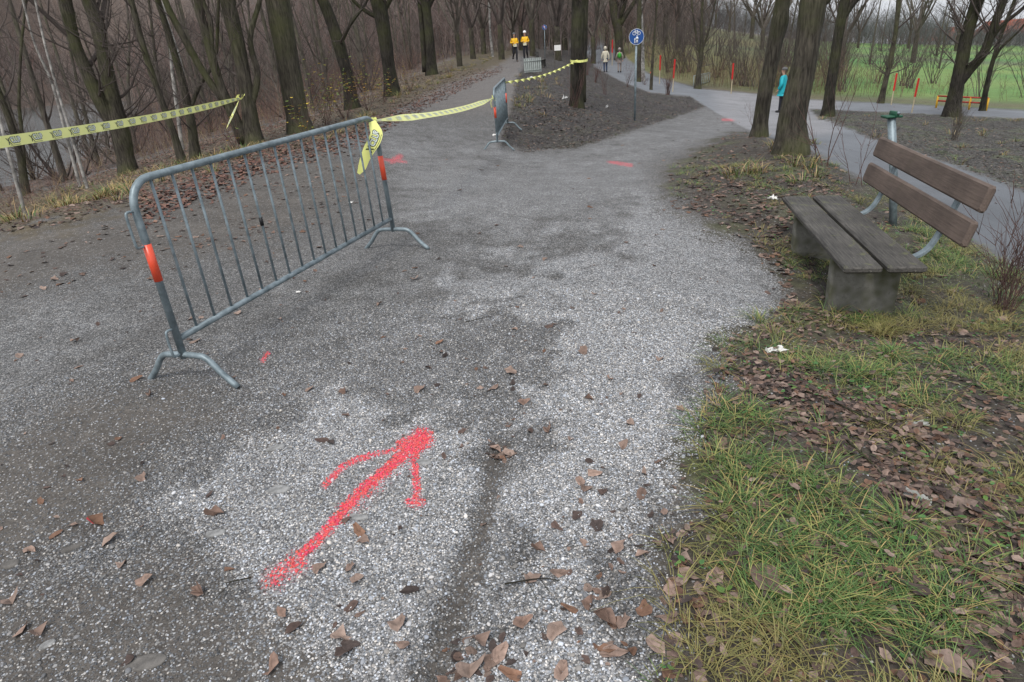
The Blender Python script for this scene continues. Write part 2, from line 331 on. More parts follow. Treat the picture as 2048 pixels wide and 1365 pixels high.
def ground_mat():
    b = NB('ground'); P = b.pos(); zc = b.attr('zone'); ww = b.n('SeparateColor'); b.put(ww.inputs[0], b.attr('w'))
    peb, li, asp = ww.outputs[0], ww.outputs[1], ww.outputs[2]
    w2 = b.n('SeparateColor'); b.put(w2.inputs[0], b.attr('w2')); pnt, clod = w2.outputs[0], w2.outputs[1]
    v1 = b.n('TexVoronoi', feature='F1'); v1.inputs['Scale'].default_value = 125; b.put(v1.inputs['Vector'], P)
    v2 = b.n('TexVoronoi', feature='F1'); v2.inputs['Scale'].default_value = 60; b.put(v2.inputs['Vector'], P)
    s1 = b.n('SeparateColor'); b.put(s1.inputs[0], v1.outputs['Color']); s2 = b.n('SeparateColor'); b.put(s2.inputs[0], v2.outputs['Color'])
    rnd = b.math('ADD', b.math('MULTIPLY', s1.outputs[0], .8), b.math('MULTIPLY', s2.outputs[0], .2))
    dark = b.ramp(rnd, (0., (.05, .048, .046)), (.5, (.105, .102, .098)), (.8, (.18, .176, .17)), (.97, (.38, .375, .36)))
    lite = b.ramp(rnd, (0., (.11, .112, .115)), (.35, (.24, .243, .249)), (.7, (.385, .39, .398)), (.96, (.64, .64, .63)))
    lt = b.math('ADD', li, b.math('MULTIPLY', b.math('SUBTRACT', b.noise(5, 4, P), .5), .5), True)
    pc = b.mix(lt, dark, lite)
    tint = b.mix(.35, (1, 1, 1), b.mix(s2.outputs[1], (1.1, .97, .85), (.9, 1., 1.1)), 'MULTIPLY'); pc = b.mix(.6, pc, tint, 'MULTIPLY')
    n1 = b.noise(2.2, 5, P, .6); n2 = b.noise(22, 5, P, .65); n3 = b.noise(150, 3, P, .6)
    soil = b.mix(1., zc, b.ramp(n2, (.3, .62), (.72, 1.3)), 'MULTIPLY'); soil = b.mix(1., soil, b.ramp(n1, (.3, .75), (.7, 1.2)), 'MULTIPLY'); soil = b.mix(1., soil, b.ramp(n3, (.3, .6), (.7, 1.35)), 'MULTIPLY')
    # stray pale stones in the soil
    stray = b.math('MULTIPLY', b.ramp(s1.outputs[2], (.975, 0.), (.985, 1.)), b.math('SUBTRACT', 1., asp)); soil = b.mix(b.math('MULTIPLY', stray, .7), soil, (.36, .36, .36))
    clc = b.mix(b.ramp(b.noise(14, 5, P, .7), (.42, 0.), (.6, 1.)), (.45, .45, .45), (1.25, 1.25, 1.25)); soil = b.mix(clod, soil, b.mix(1., soil, clc, 'MULTIPLY'))
    asn = b.mix(1., zc, b.ramp(b.noise(260, 3, P), (.3, .72), (.7, 1.28)), 'MULTIPLY'); asn = b.mix(1., asn, b.ramp(b.noise(.9, 5, P), (.3, .82), (.7, 1.15)), 'MULTIPLY')
    base = b.mix(asp, soil, asn)
    pm = b.math('ADD', peb, b.math('ADD', b.math('MULTIPLY', b.math('SUBTRACT', n2, .5), .8), b.math('MULTIPLY', b.math('SUBTRACT', s1.outputs[1], .5), .7)))
    pm = b.ramp(pm, (.47, 0.), (.53, 1.)); gap = b.ramp(v1.outputs['Distance'], (.35, 1.), (.75, .35))
    col = b.mix(pm, base, b.mix(1., pc, gap, 'MULTIPLY'))
    pf = b.ramp(b.math('ADD', pnt, b.math('MULTIPLY', b.math('SUBTRACT', s1.outputs[1], .5), .95)), (.52, 0.), (.66, 1.))
    col = b.mix(b.math('ADD', b.math('MULTIPLY', pf, .68), b.math('MULTIPLY', pnt, .12)), col, b.mix(s2.outputs[2], (.66, .035, .065), (.80, .13, .155)))
    hgt = b.math('ADD', b.math('MULTIPLY', b.math('MULTIPLY', b.math('SUBTRACT', .8, v1.outputs['Distance']), pm), 1.), b.math('MULTIPLY', b.math('MULTIPLY', n2, .8), b.math('SUBTRACT', 1., asp)))
    hgt = b.math('ADD', hgt, b.math('MULTIPLY', n3, .35)); b.bump(hgt, .8, .008)
    ro = b.math('SUBTRACT', .82, b.math('MULTIPLY', asp, .12))
    return b.out(col, ro, 0, .35)
M_GROUND = ground_mat()
def bark_mat(name, c1, c2, moss=.5):
    b = NB(name); P = b.obj(); st = b.scale(P, (9, 9, 1.3)); n = b.noise(3.2, 6, st, .65, .4); n2 = b.noise(1.1, 4, P, .6)
    col = b.mix(b.ramp(n, (.35, 0.), (.68, 1.)), c1, c2); col = b.mix(1., col, b.ramp(b.noise(2.5, 4, P), (.3, .7), (.7, 1.25)), 'MULTIPLY')
    col = b.mix(b.math('MULTIPLY', b.ramp(n2, (.45, 0.), (.62, 1.)), moss), col, (.075, .085, .028))
    b.bump(n, .9, .03); return b.out(col, .9, 0, .2)
M_BARK = bark_mat('bark_grey', (.022, .019, .015), (.098, .087, .068), .5)
M_BARKD = bark_mat('bark_dark', (.011, .010, .008), (.052, .046, .038), .35)
M_BARKS = bark_mat('bark_slender', (.045, .040, .034), (.15, .13, .11), .3)
M_BARKP = bark_mat('bark_smooth', (.032, .029, .022), (.10, .09, .068), .55)
M_TWIG = plain('twig_bark', (.105, .085, .075), .9, var=.5, sc=2)
M_TWIGP = plain('twig_bark_pale', (.14, .12, .10), .9, var=.5, sc=2)
M_BIRCH = plain('birch_bark', (.42, .40, .37), .8, var=.75, sc=6)
M_STEEL = None
def steel():
    b = NB('galvanised_steel'); P = b.obj(); n = b.noise(18, 5, P, .6); n2 = b.noise(3.5, 4, P)
    col = b.mix(b.ramp(n, (.35, 0.), (.65, 1.)), (.12, .155, .17), (.25, .305, .33)); col = b.mix(b.ramp(n2, (.55, 0.), (.75, .6)), col, (.30, .36, .385))
    b.bump(b.noise(60, 3, P), .15, .002); return b.out(col, b.ramp(n, (.3, .38), (.7, .6)), .35, .5)
M_STEEL = steel()
M_RED = plain('orange_red_reflective_foil', (.78, .085, .035), .35, var=.12, sc=14, spec=.6)
M_BLACK = plain('black_plastic', (.012, .012, .013), .5)
M_CONC = None
def conc():
    b = NB('mossy_concrete'); P = b.obj(); n = b.noise(40, 5, P, .7); m_ = b.noise(5, 5, P, .65)
    col = b.mix(b.ramp(n, (.3, 0.), (.7, 1.)), (.12, .115, .10), (.24, .235, .21)); col = b.mix(b.math('MULTIPLY', b.ramp(m_, (.40, 0.), (.56, 1.)), .85), col, (.055, .058, .024)); b.bump(n, .5, .004); return b.out(col, .92, 0, .2)
M_CONC = conc()
def wood(name, c1, c2, green=.0):
    b = NB(name); P = b.obj(); n = b.noise(4, 7, b.scale(P, (1.2, 22, 22)), .65, .3); col = b.mix(b.ramp(n, (.3, 0.), (.7, 1.)), c1, c2)
    col = b.mix(1., col, b.ramp(b.noise(3, 5, P), (.3, .6), (.7, 1.25)), 'MULTIPLY')
    if green: col = b.mix(b.math('MULTIPLY', b.ramp(b.noise(9, 6, P, .7), (.58, 0.), (.66, 1.)), green*.7), col, (.15, .16, .06))
    sp_ = b.ramp(b.noise(85, 2, P), (.7, 0.), (.74, 1.)); col = b.mix(b.math('MULTIPLY', sp_, green), col, (.3, .29, .24))
    b.bump(n, .5, .004); return b.out(col, .72, 0, .4)
M_SEAT = wood('weathered_seat_wood', (.022, .021, .019), (.105, .097, .086), .6)
M_BACK = wood('brown_stained_wood', (.085, .062, .050), (.145, .108, .088), .1)
M_EDGE = wood('pale_worn_wood', (.12, .10, .08), (.26, .23, .19), .1)
M_WATER = None
def water():
    b = NB('pond_water'); P = b.pos(); b.bump(b.noise(1.6, 4, b.scale(P, (1, 2.2, 1))), 1., .12); return b.out((.05, .055, .05), .08, 0, .9)
M_WATER = water()
M_LEAF = vcol('dry_leaf', .75, .35, 60, .002, .3)
M_GRASS = vcol('grass_blade', .6, .1, 5, 0, .35)
M_PEB = None
def pebm():
    b = NB('pebble'); o = b.attr('col', 'INSTANCER'); return b.out(b.mix(1., o, b.ramp(b.noise(300, 3, b.obj()), (.3, .75), (.7, 1.2)), 'MULTIPLY'), .62, 0, .4)
M_PEB = pebm(); M_PEBV = vcol('painted_pebble', .6, .15, 200, 0, .4)
M_TAPE = plain('yellow_tape_film', (.80, .82, .27), .3, var=.06, sc=6, spec=.5)
M_INK = plain('black_tape_ink', (.02, .035, .02), .4)
M_INKW = plain('pale_tape_ink', (.62, .68, .62), .4, var=.05)
M_WHITE = plain('white_paper', (.75, .74, .71), .7, var=.12, sc=20)
M_STONE = plain('flat_grey_stone', (.30, .30, .295), .85, var=.5, sc=45, bump=.004)

# ------------------------------------------------------------------ ground sheets
asp = ZN['asph']; mnd = ZN['mound']*(1-asp); bnk = ZN['bank']*(1-asp)*(1-mnd); mul = ZN['mulch']*(1-asp); ver = ZN['verge']; fo = ZN['forest']*(1-ver); mea = ZN['meadow']*(1-asp)*(1-mul)
rest = np.clip(1-np.maximum.reduce([asp, mnd, bnk, mul, ver, fo, mea]), 0, 1); rest = np.where(ppy > 9000, 1, rest)
mud = ZN['mud']; n1 = ZN['n1']
def C(*c): return np.array(c)
zone = np.zeros(TH.shape+(3,)); tw = 1e-6
def addz(wt, c):
    global zone, tw
    zone = zone+wt[..., None]*c; tw = tw+wt
pathfar = smooth((260-ppy)/60)*(ppx < 1040)*(ppx > 0)
addz(rest, C(.098, .088, .078)[None, None]*(1-.0*pathfar[..., None])+pathfar[..., None]*C(.055, .048, .046))
jun = smooth((ppx-1400)/60)*smooth((280-ppy)/20)*smooth((1700-ppx)/60); tone = smooth((ppy-180)/300)
addz(asp, C(.15, .160, .174)+jun[..., None]*C(.07, .06, .055)-tone[..., None]*C(.05, .052, .055)); addz(mnd, C(.050, .043, .040)[None, None]+np.clip(n1*1.2, 0, 1)[..., None]*C(.02, .03, .0)); addz(bnk, C(.06, .05, .04)+np.clip(n1*2+.1, 0, 1)[..., None]*C(.01, .03, -.01))
addz(mul, C(.068, .063, .056)+np.clip(n1*2.5, 0, 1)[..., None]*C(.03, .06, .0)); addz(ver, C(.095, .075, .045)); addz(fo, C(.085, .062, .05)+np.clip(n1, 0, 1)[..., None]*C(.08, .04, .02))
mg = smooth((ppx-1500)/250); nm = fbm(GX*.12, GY*.12+4, 3)[..., None]
meadow_c = (1-mg)[..., None]*(C(.125, .13, .055)+(nm-.5)*C(.12, .04, .02))+mg[..., None]*(C(.125, .225, .055)+(nm-.5)*C(.2, .12, .05))
strip = smooth(1-(ppy-(205+(ppx-1600)*.04))/-22.)*mg; dkb = (np.exp(-((RR-84-fbm(GX*.05, GY*.05, 2)*14)/7)**2)*.7+np.exp(-((RR-135)/10)**2)*.5)*mg; meadow_c = meadow_c*(1-dkb[..., None])+C(.10, .095, .06)*dkb[..., None]
bandE = np.exp(-((RR-np.interp(np.degrees(TH), [8, 20, 35], [52, 41, 39]))/4.)**2); meadow_c = meadow_c*(1-bandE[..., None]*.8)+bandE[..., None]*.8*C(.12, .09, .06)
hill = smooth((RR-130)/60); hillc = C(.165, .138, .13)+(nm-.5)*C(.03, .02, .02); meadow_c = meadow_c*(1-(hill*(1-mg))[..., None])+hillc*(hill*(1-mg))[..., None]
far2 = smooth((RR-185)/60)*mg; meadow_c = meadow_c*(1-far2[..., None])+C(.06, .075, .06)*far2[..., None]
addz(mea, meadow_c); zone = zone/(tw[..., None] if np.ndim(tw) else tw)
zone = np.where((ppy > 9000)[..., None], C(.078, .073, .068), zone)
peb = rest*(1-.75*mud)*.86*(1-.55*pathfar)+jun*asp*.2; peb = np.where(RR > 60, 0, peb)
Wc = np.stack([peb, ZN['light'], asp, np.ones_like(peb)], -1)
W2c = np.stack([ZN['paint'], np.clip(mnd+mul+bnk*.5, 0, 1), 0*peb, np.ones_like(peb)], -1)
idx = np.arange(NT*NR).reshape(NT, NR)
i2 = np.r_[np.arange(1, NT), 0]
Q = np.stack([idx[:, :-1], idx[i2][:, :-1], idx[i2][:, 1:], idx[:, 1:]], -1)[:, :, ::-1]
def fc(a): return (a[:, :-1]+a[i2][:, :-1]+a[i2][:, 1:]+a[:, 1:])/4
FA, FM, FB, FME, FP, FF_, FMU, FV = fc(asp), fc(mnd), fc(bnk), fc(mea), fc(ZN['paint']), fc(fo), fc(mul), fc(ver)
cls = np.zeros(FA.shape, int)        # 0 ground
fr = fc(rest); cls[(fr > .5)] = 1; cls[FA > .5] = 2; cls[(FME > .5)] = 3; cls[FM > .5] = 4
arrow_box = pdist([(480,1220),(480,1090),(620,900),(780,840),(900,830),(900,1060),(780,1060)], ppx, ppy) > 0
pk = (FP > .3) & fc(arrow_box.astype(float)).astype(bool); cls[pk] = 5
VV = np.stack([GX, GY, GZ], -1).reshape(-1, 3)
def sheet(name, code, **k):
    f = Q[cls == code].reshape(-1, 4); u, inv = np.unique(f, return_inverse=True)
    if code == 0:
        pass
    o = mesh(name, VV[u], [inv.reshape(-1, 4)], M_GROUND, None, True, attrs={'zone': np.c_[zone.reshape(-1, 3)[u], np.ones(len(u))], 'w': Wc.reshape(-1, 4)[u], 'w2': W2c.reshape(-1, 4)[u]})
    return tag(o, **k)
sheet('ground', 0, kind='structure'); sheet('gravel_path', 1, kind='structure'); sheet('asphalt_path', 2, kind='structure')
sheet('meadow', 3, kind='structure'); sheet('earth_mound', 4, kind='structure')
arrow = sheet('sprayed_arrow', 5, label='red spray-painted arrow on the pale gravel in the foreground', cat='ground marking')
wv = [(-260, -40, -2.62), (-3.5, -10, -2.62), (-3.5, 160, -2.62), (-260, 160, -2.62)]
wv = np.array([(-220, -30, -2.62), (-6, 5, -2.62), (-12, 60, -2.62), (-40, 170, -2.62), (-220, 170, -2.62)])
mesh('pond_water', wv, [np.array([[0, 1, 2, 3, 4]])], M_WATER)['kind'] = 'structure'

# ------------------------------------------------------------------ pebbles, leaves, grass
def sample(n, r0, r1, t0=-49, t1=46, pw=1.):
    """pw=1: even per area; 0: thinning as 1/r; -1: thinning as 1/r^2"""
    u = RS.rand(n); th = np.radians(t0+(t1-t0)*RS.rand(n))
    if pw == -1: r = r0*(r1/r0)**u
    else: e = pw+1; r = (r0**e+(r1**e-r0**e)*u)**(1/e)
    x = np.sin(th)*r; y = np.cos(th)*r; z = gz(x, y); px, py, ok = proj(x, y, z); return x, y, z, px, py, r
def inP(poly, px, py): return pdist(poly, px, py) > 0
def peb_cols(n, li):
    v = RS.rand(n); dk = np.interp(v, [0, .5, .78, .96, 1], [.05, .105, .18, .38, .42]); lt = np.interp(v, [0, .35, .7, .92, 1], [.11, .24, .385, .64, .68])
    t = np.clip(li+(RS.rand(n)-.5)*.3, 0, 1); g = dk*(1-t)+lt*t; tint = 1+(RS.rand(n, 1)-.5)*np.array([[.22, .06, -.16]])
    return g[:, None]*tint*np.array([[1., 1., 1.01]])
x, y, z, px, py, r = sample(360000, 1.0, 4.3, pw=.8)
zz = zones(px, py, x, y); rest_ = np.clip(1-np.maximum.reduce([zz['bank'], zz['verge'], zz['forest']*(px > -2000)]), 0, 1)
pb = rest_*(1-.78*zz['mud'])*.97+.03; keep = (RS.rand(len(x)) < pb*np.interp(r, [2.6, 4.4], [1, .25]))
pntd = keep & (zz['paint'] > .28) & (RS.rand(len(x)) < np.clip((zz['paint']-.26)*1.25, 0, .8)*np.clip(.45+1.3*fbm(x*28, y*28, 2), .3, 1)); keepn = keep & ~pntd
def gn_pebbles(name, P, cols, size):
    me = bpy.data.meshes.new(name); me.vertices.add(len(P)); me.vertices.foreach_set('co', P.astype(np.float32).ravel())
    a = me.attributes.new('pc', 'FLOAT_COLOR', 'POINT'); a.data.foreach_set('color', np.c_[cols, np.ones(len(P))].astype(np.float32).ravel())
    a = me.attributes.new('ps', 'FLOAT_VECTOR', 'POINT'); a.data.foreach_set('vector', size.astype(np.float32).ravel())
    a = me.attributes.new('pr', 'FLOAT_VECTOR', 'POINT'); rr_ = np.c_[(RS.rand(len(P), 2)-.5)*.7, RS.rand(len(P))*6.28]; a.data.foreach_set('vector', rr_.astype(np.float32).ravel())
    o = bpy.data.objects.new(name, me); COL.objects.link(o); me.materials.append(M_PEB)
    ng = bpy.data.node_groups.new('pebbles', 'GeometryNodeTree'); ng.interface.new_socket('Geometry', in_out='INPUT', socket_type='NodeSocketGeometry'); ng.interface.new_socket('Geometry', in_out='OUTPUT', socket_type='NodeSocketGeometry')
    N = lambda t: ng.nodes.new(t); gi = N('NodeGroupInput'); go = N('NodeGroupOutput'); ico = N('GeometryNodeMeshIcoSphere'); ico.inputs['Subdivisions'].default_value = 2; ico.inputs['Radius'].default_value = 1
    sm = N('GeometryNodeSetMaterial'); sm.inputs['Material'].default_value = M_PEB; ss = N('GeometryNodeSetShadeSmooth'); ip = N('GeometryNodeInstanceOnPoints'); st = N('GeometryNodeStoreNamedAttribute'); st.data_type = 'FLOAT_COLOR'; st.domain = 'INSTANCE'; st.inputs['Name'].default_value = 'col'
    def na(n, t): q = N('GeometryNodeInputNamedAttribute'); q.data_type = t; q.inputs['Name'].default_value = n; return q.outputs['Attribute']
    l = ng.links.new; l(ico.outputs['Mesh'], ss.inputs[0]); l(ss.outputs[0], sm.inputs['Geometry']); l(gi.outputs[0], ip.inputs['Points']); l(sm.outputs[0], ip.inputs['Instance'])
    l(na('ps', 'FLOAT_VECTOR'), ip.inputs['Scale']); l(na('pr', 'FLOAT_VECTOR'), ip.inputs['Rotation']); l(ip.outputs[0], st.inputs['Geometry'])
    # colour is taken from the points: instances inherit point attributes
    l(na('pc', 'FLOAT_COLOR'), st.inputs['Value']); l(st.outputs[0], go.inputs[0])
    md = o.modifiers.new('pebbles', 'NODES'); md.node_group = ng; return o
k = np.where(keepn)[0]; sz = (.0019+.0021*RS.rand(len(k))**1.5)*(1+1.1*(RS.rand(len(k)) > .99)); S_ = np.stack([sz*1.25, sz*(.75+.4*RS.rand(len(k))), sz*.62], -1)
cols = peb_cols(len(k), zz['light'][k]); pk_ = np.clip((zz['paint'][k]-.2)*.6, 0, .45)[:, None]; cols = cols*(1-pk_)+pk_*np.array([[.66, .05, .09]])*(.7+.6*RS.rand(len(k), 1))
tag(gn_pebbles('gravel', np.stack([x[k], y[k], z[k]+sz*.25], -1), cols, S_), kind='stuff')
k = np.where(pntd)[0]; k = k[:9000]; mb = MB(); ico_v = None
base = MB().ball((0, 0, 0), 1, 6, 4); bv = base.V[0]; bf = base.F; V = []; Cc = []
F4 = []; F3 = []
for j, i in enumerate(k):
    s_ = .003+.0026*RS.rand(); a = RS.rand()*6.28; M_ = np.array([[math.cos(a), -math.sin(a)], [math.sin(a), math.cos(a)]]); q = bv*np.array([s_*1.25, s_, s_*.65]); q[:, :2] = q[:, :2] @ M_.T
    V.append(q+np.array([x[i], y[i], z[i]+s_*.3])); g = .75+.35*RS.rand(); Cc.append(np.tile(np.array([.70*g, .04*g+.08*RS.rand(), .07*g+.06*RS.rand()]), (len(bv), 1)))
    for f in bf: (F4 if f.shape[1] == 4 else F3).append(f+j*len(bv))
tag(mesh('painted_gravel', np.concatenate(V), [np.concatenate(F4), np.concatenate(F3)], M_PEBV, arrow, col=np.concatenate(Cc)), kind='stuff')

LT = np.array([(0,-1),(0,-.5),(0,0),(0,.5),(0,1.05),(.42,-.78),(.62,-.25),(.55,.3),(.25,.8),(-.42,-.78),(-.62,-.25),(-.55,.3),(-.25,.8)], float)
LF = np.array([(0,5,6,1),(1,6,7,2),(2,7,8,3),(0,1,10,9),(1,2,11,10),(2,3,12,11)]); LF3 = np.array([(3,8,4),(3,4,12)])
LEAFC = np.array([(.165,.108,.084),(.12,.08,.066),(.085,.06,.052),(.215,.15,.12),(.26,.19,.155),(.06,.045,.04),(.17,.095,.062)])
def leaves(P, size, curl=.35, pal=LEAFC, lift=.012):
    n = len(P); u = LT[None, :, 0]*np.ones((n, 1)); v = LT[None, :, 1]*np.ones((n, 1)); jit = 1+(RS.rand(n, len(LT))-.5)*.85; u = u*jit; v = v*(1+(RS.rand(n, len(LT))-.5)*.34)
    a, b, c = [(RS.rand(n, 1)-.25)*curl*k_ for k_ in (1.6, 1., .8)]
    w_ = a*u*u+b*v*v*.6+c*u*v+(RS.rand(n, len(LT))-.5)*.34*curl
    L_ = np.stack([u*(.75+.3*RS.rand(n, 1)), v, w_], -1)*(size[:, None, None]*.5)
    an = RS.rand(n)*6.283; tx = (RS.rand(n)-.5)*.7*(curl+.2); ty = (RS.rand(n)-.5)*.7*(curl+.2)
    def rot(V, ang, i, j): c_, s_ = np.cos(ang)[:, None], np.sin(ang)[:, None]; A, B = V[..., i]*c_-V[..., j]*s_, V[..., i]*s_+V[..., j]*c_; V[..., i], V[..., j] = A, B; return V
    L_ = L_.copy(); L_ = rot(L_, tx, 1, 2); L_ = rot(L_, ty, 0, 2); L_ = rot(L_, an, 0, 1)
    L_[..., 2] -= L_[..., 2].min(1)[:, None]*.85; L_ += P[:, None, :]; L_[..., 2] += .002
    o_ = (np.arange(n)*len(LT))[:, None, None]; F = [(LF[None]+o_).reshape(-1, 4), (LF3[None]+o_).reshape(-1, 3)]
    c0 = pal[RS.randint(0, len(pal), n)]*(.7+.6*RS.rand(n, 1)); cc = np.repeat(c0[:, None], len(LT), 1)*(.85+.3*RS.rand(n, len(LT), 1)); cc[:, :5] *= .8
    return L_.reshape(-1, 3), F, cc.reshape(-1, 3)
def scatter(n, r0, r1, pw, dens, t0=-50, t1=47):
    x, y, z, px, py, r = sample(n, r0, r1, t0, t1, pw); d = dens(px, py, x, y, r); k = RS.rand(n) < d; return np.stack([x[k], y[k], z[k]], -1), px[k], py[k], r[k]
MUDUP = Z_MUD[0][0]
LITTER2 = [(1480,740),(1560,700),(1680,790),(1800,820),(1900,880),(1980,960),(2300,1150),(2300,1500),(1900,1365),(1950,1250),(1880,1100),(1790,1010),(1700,910),(1560,860),(1500,800)]
LEFTB = [(1400,330),(1480,290),(1560,275),(1650,320),(1700,380),(1640,420),(1580,560),(1600,640),(1500,700),(1420,720),(1560,620),(1570,560),(1500,480),(1400,430),(1340,400)]
def ld(px, py, x, y, r):
    n = fbm(x*2.3+9, y*2.3, 3); n2 = fbm(x*.8, y*.8+3, 2); big = smooth((n-.42)*6)
    d = np.full(px.shape, .008)
    d = np.maximum(d, inP(Z_VERGE, px, py)*(.55+.45*big)); d = np.maximum(d, smooth(.5+pdist(MUDUP, px, py)/50)*(.08+.25*big)*smooth((px+200)/400)); d = np.maximum(d, inP(Z_BANK, px, py)*(.12+.3*big))
    d = d*.5; d = np.maximum(d, inP(Z_VERGE, px, py)*(.55+.45*big)); d = np.maximum(d, inP(LITTER2, px, py)*(.08+.2*big)); d = np.maximum(d, smooth(.5+pdist(LEFTB, px, py)/40)*(.35+.6*big)); d = np.maximum(d, inP(Z_FOREST, px, py)*.35*(gz(x, y) > -2.6))
    d = np.maximum(d, inP(Z_MOUND, px, py)*(.12+.6*smooth(1-np.hypot((px-1110)/110, (py-225)/55)))); d = np.maximum(d, inP(Z_MULCH, px, py)*.08)
    d = np.maximum(d, smooth(1-np.abs(px-1240-(py-1100)*-.1)/260)*smooth((py-820)/400)*.06); d = np.maximum(d, smooth(1-np.hypot((px-960)/120, (py-1330)/90))*.5); d = np.maximum(d, smooth(1-np.hypot((px-1000)/45, (py-908)/24))*.8)
    d = np.where(inP(Z_ASPH, px, py), .006, d); d = np.where((px > 1262) & (py < 186) & inP(Z_MEADOW, px, py), .05, d)
    return d
P_, lx, ly, lr_ = scatter(150000, 1.05, 42, -.15, ld)
V, F, c = leaves(P_, (.026+.05*RS.rand(len(P_))**1.3)*np.interp(lr_, [1, 4, 12, 40], [.85, 1., 1.1, 1.5]), .45)
tag(mesh('leaf_litter', V, F, M_LEAF, None, False, col=c), kind='stuff')
x, y, z, px, py, r = sample(42000, 1.0, 4.6, t0=8, t1=46, pw=.6); kk = (RS.rand(len(x)) < inP(LITTER2, px, py)*.28+inP(Z_BANK, px, py)*.10)
P_ = np.stack([x, y, z], -1)[kk]; P_[:, 2] += (RS.rand(len(P_)) < .35)*.03*RS.rand(len(P_)); V, F, c = leaves(P_, .018+.03*RS.rand(len(P_)), .5); tag(mesh('leaf_fragments', V, F, M_LEAF, None, False, col=c), kind='stuff')

GG = np.array([(.05,.115,.025),(.08,.155,.035),(.13,.20,.06),(.045,.095,.025),(.26,.27,.08),(.36,.27,.11)]); GT = np.array([(.36,.25,.11),(.30,.20,.09),(.25,.22,.07),(.14,.17,.045),(.42,.32,.17)])
def blades(P, h, wd, lean, pal, wts=None):
    n = len(P); a = RS.rand(n)*6.283 if lean.ndim == 1 else lean[:, 1]; ln = lean if lean.ndim == 1 else lean[:, 0]; T = np.array([0, .35, .7, 1.]); D = np.stack([np.cos(a), np.sin(a), 0*a], -1); W_ = np.stack([-np.sin(a), np.cos(a), 0*a], -1)
    V = np.zeros((n, 7, 3))
    for i, t in enumerate(T):
        c_ = P+D*(h*ln*t**1.7)[:, None]; c_[:, 2] += h*(t-.45*ln*t*t*.9)
        if i < 3: ww = (wd*(1-t*.6)/2)[:, None]*W_; V[:, 2*i] = c_-ww; V[:, 2*i+1] = c_+ww
        else: V[:, 6] = c_
    o_ = (np.arange(n)*7)[:, None]; F = [np.concatenate([o_+np.array([[0, 1, 3, 2]]), o_+np.array([[2, 3, 5, 4]])]), o_+np.array([[4, 5, 6]])]
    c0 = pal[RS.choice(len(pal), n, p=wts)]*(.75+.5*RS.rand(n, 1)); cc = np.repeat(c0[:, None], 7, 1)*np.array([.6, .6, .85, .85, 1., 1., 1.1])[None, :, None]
    return V.reshape(-1, 3), F, cc.reshape(-1, 3)
G1 = [(1395,830),(1430,790),(1500,800),(1560,860),(1700,910),(1790,1010),(1880,1100),(1950,1250),(1900,1500),(1480,1500),(1500,1300),(1470,1180),(1450,1100),(1480,1040),(1400,930)]
G2 = [(1490,655),(1600,620),(1700,640),(1830,640),(1900,600),(2100,700),(2300,1000),(2100,1060),(1980,960),(1900,880),(1800,820),(1680,790),(1580,720)]
G3 = [(1560,490),(1660,470),(1800,440),(1850,430),(1960,500),(2048,550),(2300,720),(2300,900),(2048,720),(1900,640),(1840,640),(1640,560)]
def tufts(n, r0, r1, pw, dens, per, spread, **kw):
    P, px, py, r = scatter(n, r0, r1, pw, dens, **kw); k = RS.poisson(per, len(P))+3; idx_ = np.repeat(np.arange(len(P)), k); a = RS.rand(len(idx_))*6.283; d = spread*np.sqrt(RS.rand(len(idx_)))*(.5+RS.rand(len(P)))[idx_]
    Q_ = P[idx_].copy(); Q_[:, 0] += np.cos(a)*d; Q_[:, 1] += np.sin(a)*d; Q_[:, 2] = gz(Q_[:, 0], Q_[:, 1]); return Q_, a, d, idx_, len(P)
def gd(px, py, x, y, r):
    n = fbm(x*3.1, y*3.1+6, 3); g = np.maximum(np.maximum(smooth(.5+pdist(G1, px, py)/60), smooth(.5+pdist(G2, px, py)/50)), smooth(.5+pdist(G3, px, py)/40)*1.)
    g = np.maximum(g, inP(Z_BANK, px, py)*.22); return g*smooth((n-.31)*6)*(.6+.4*smooth((fbm(x*9, y*9, 2)-.35)*6))
Q_, a, d, ii, nt_ = tufts(4600, 1.15, 10, 0.3, gd, 30, .075, t0=10, t1=47)
dry = fbm(Q_[:, 0]*2+3, Q_[:, 1]*2, 2); hh = (.035+.075*RS.rand(len(Q_)))*(.35+.85*RS.rand(nt_))[ii]; ang = np.where(RS.rand(len(a)) < .7, a, RS.rand(len(a))*6.28)
V, F, c = blades(Q_, hh, .0026+.0016*RS.rand(len(Q_)), np.stack([.7+1.2*RS.rand(len(Q_)), ang], -1), GG, [.20, .22, .18, .10, .18, .12])
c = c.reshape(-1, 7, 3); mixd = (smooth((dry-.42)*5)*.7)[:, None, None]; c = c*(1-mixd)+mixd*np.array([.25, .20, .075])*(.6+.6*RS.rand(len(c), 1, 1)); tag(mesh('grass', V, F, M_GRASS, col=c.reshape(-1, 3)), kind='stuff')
def gv(px, py, x, y, r):
    n = fbm(x*1.7, y*1.7+6, 3); line = [(-900,640),(0,440),(200,385),(420,330),(520,300),(640,280),(780,205),(950,130),(1015,96)]
    g = smooth(1-segd(line, px, py)/np.interp(px, [0, 400, 1000], [45, 26, 9]))*smooth((n-.28)*5)*.9
    g = np.maximum(g, (np.hypot((px-1130)/38, (py-108)/14) < 1)*1.); g = np.maximum(g, smooth(1.2-np.hypot((px-1065)/60, (py-190)/45))*.8); g = np.maximum(g, smooth(1-np.hypot((px-1560)/90, (py-290)/22))*.5)
    g = np.maximum(g, (np.hypot((px-1510)/50, (py-345)/12) < 1)*.6); g = np.maximum(g, (np.hypot((px-1600)/40, (py-350)/18) < 1)*.5); g = np.maximum(g, inP(Z_MULCH, px, py)*smooth((n-.5)*6)*.25); return g
Q_, a, d, ii, nt_ = tufts(5500, 5, 60, -.0, gv, 26, .16, t0=-52, t1=40)
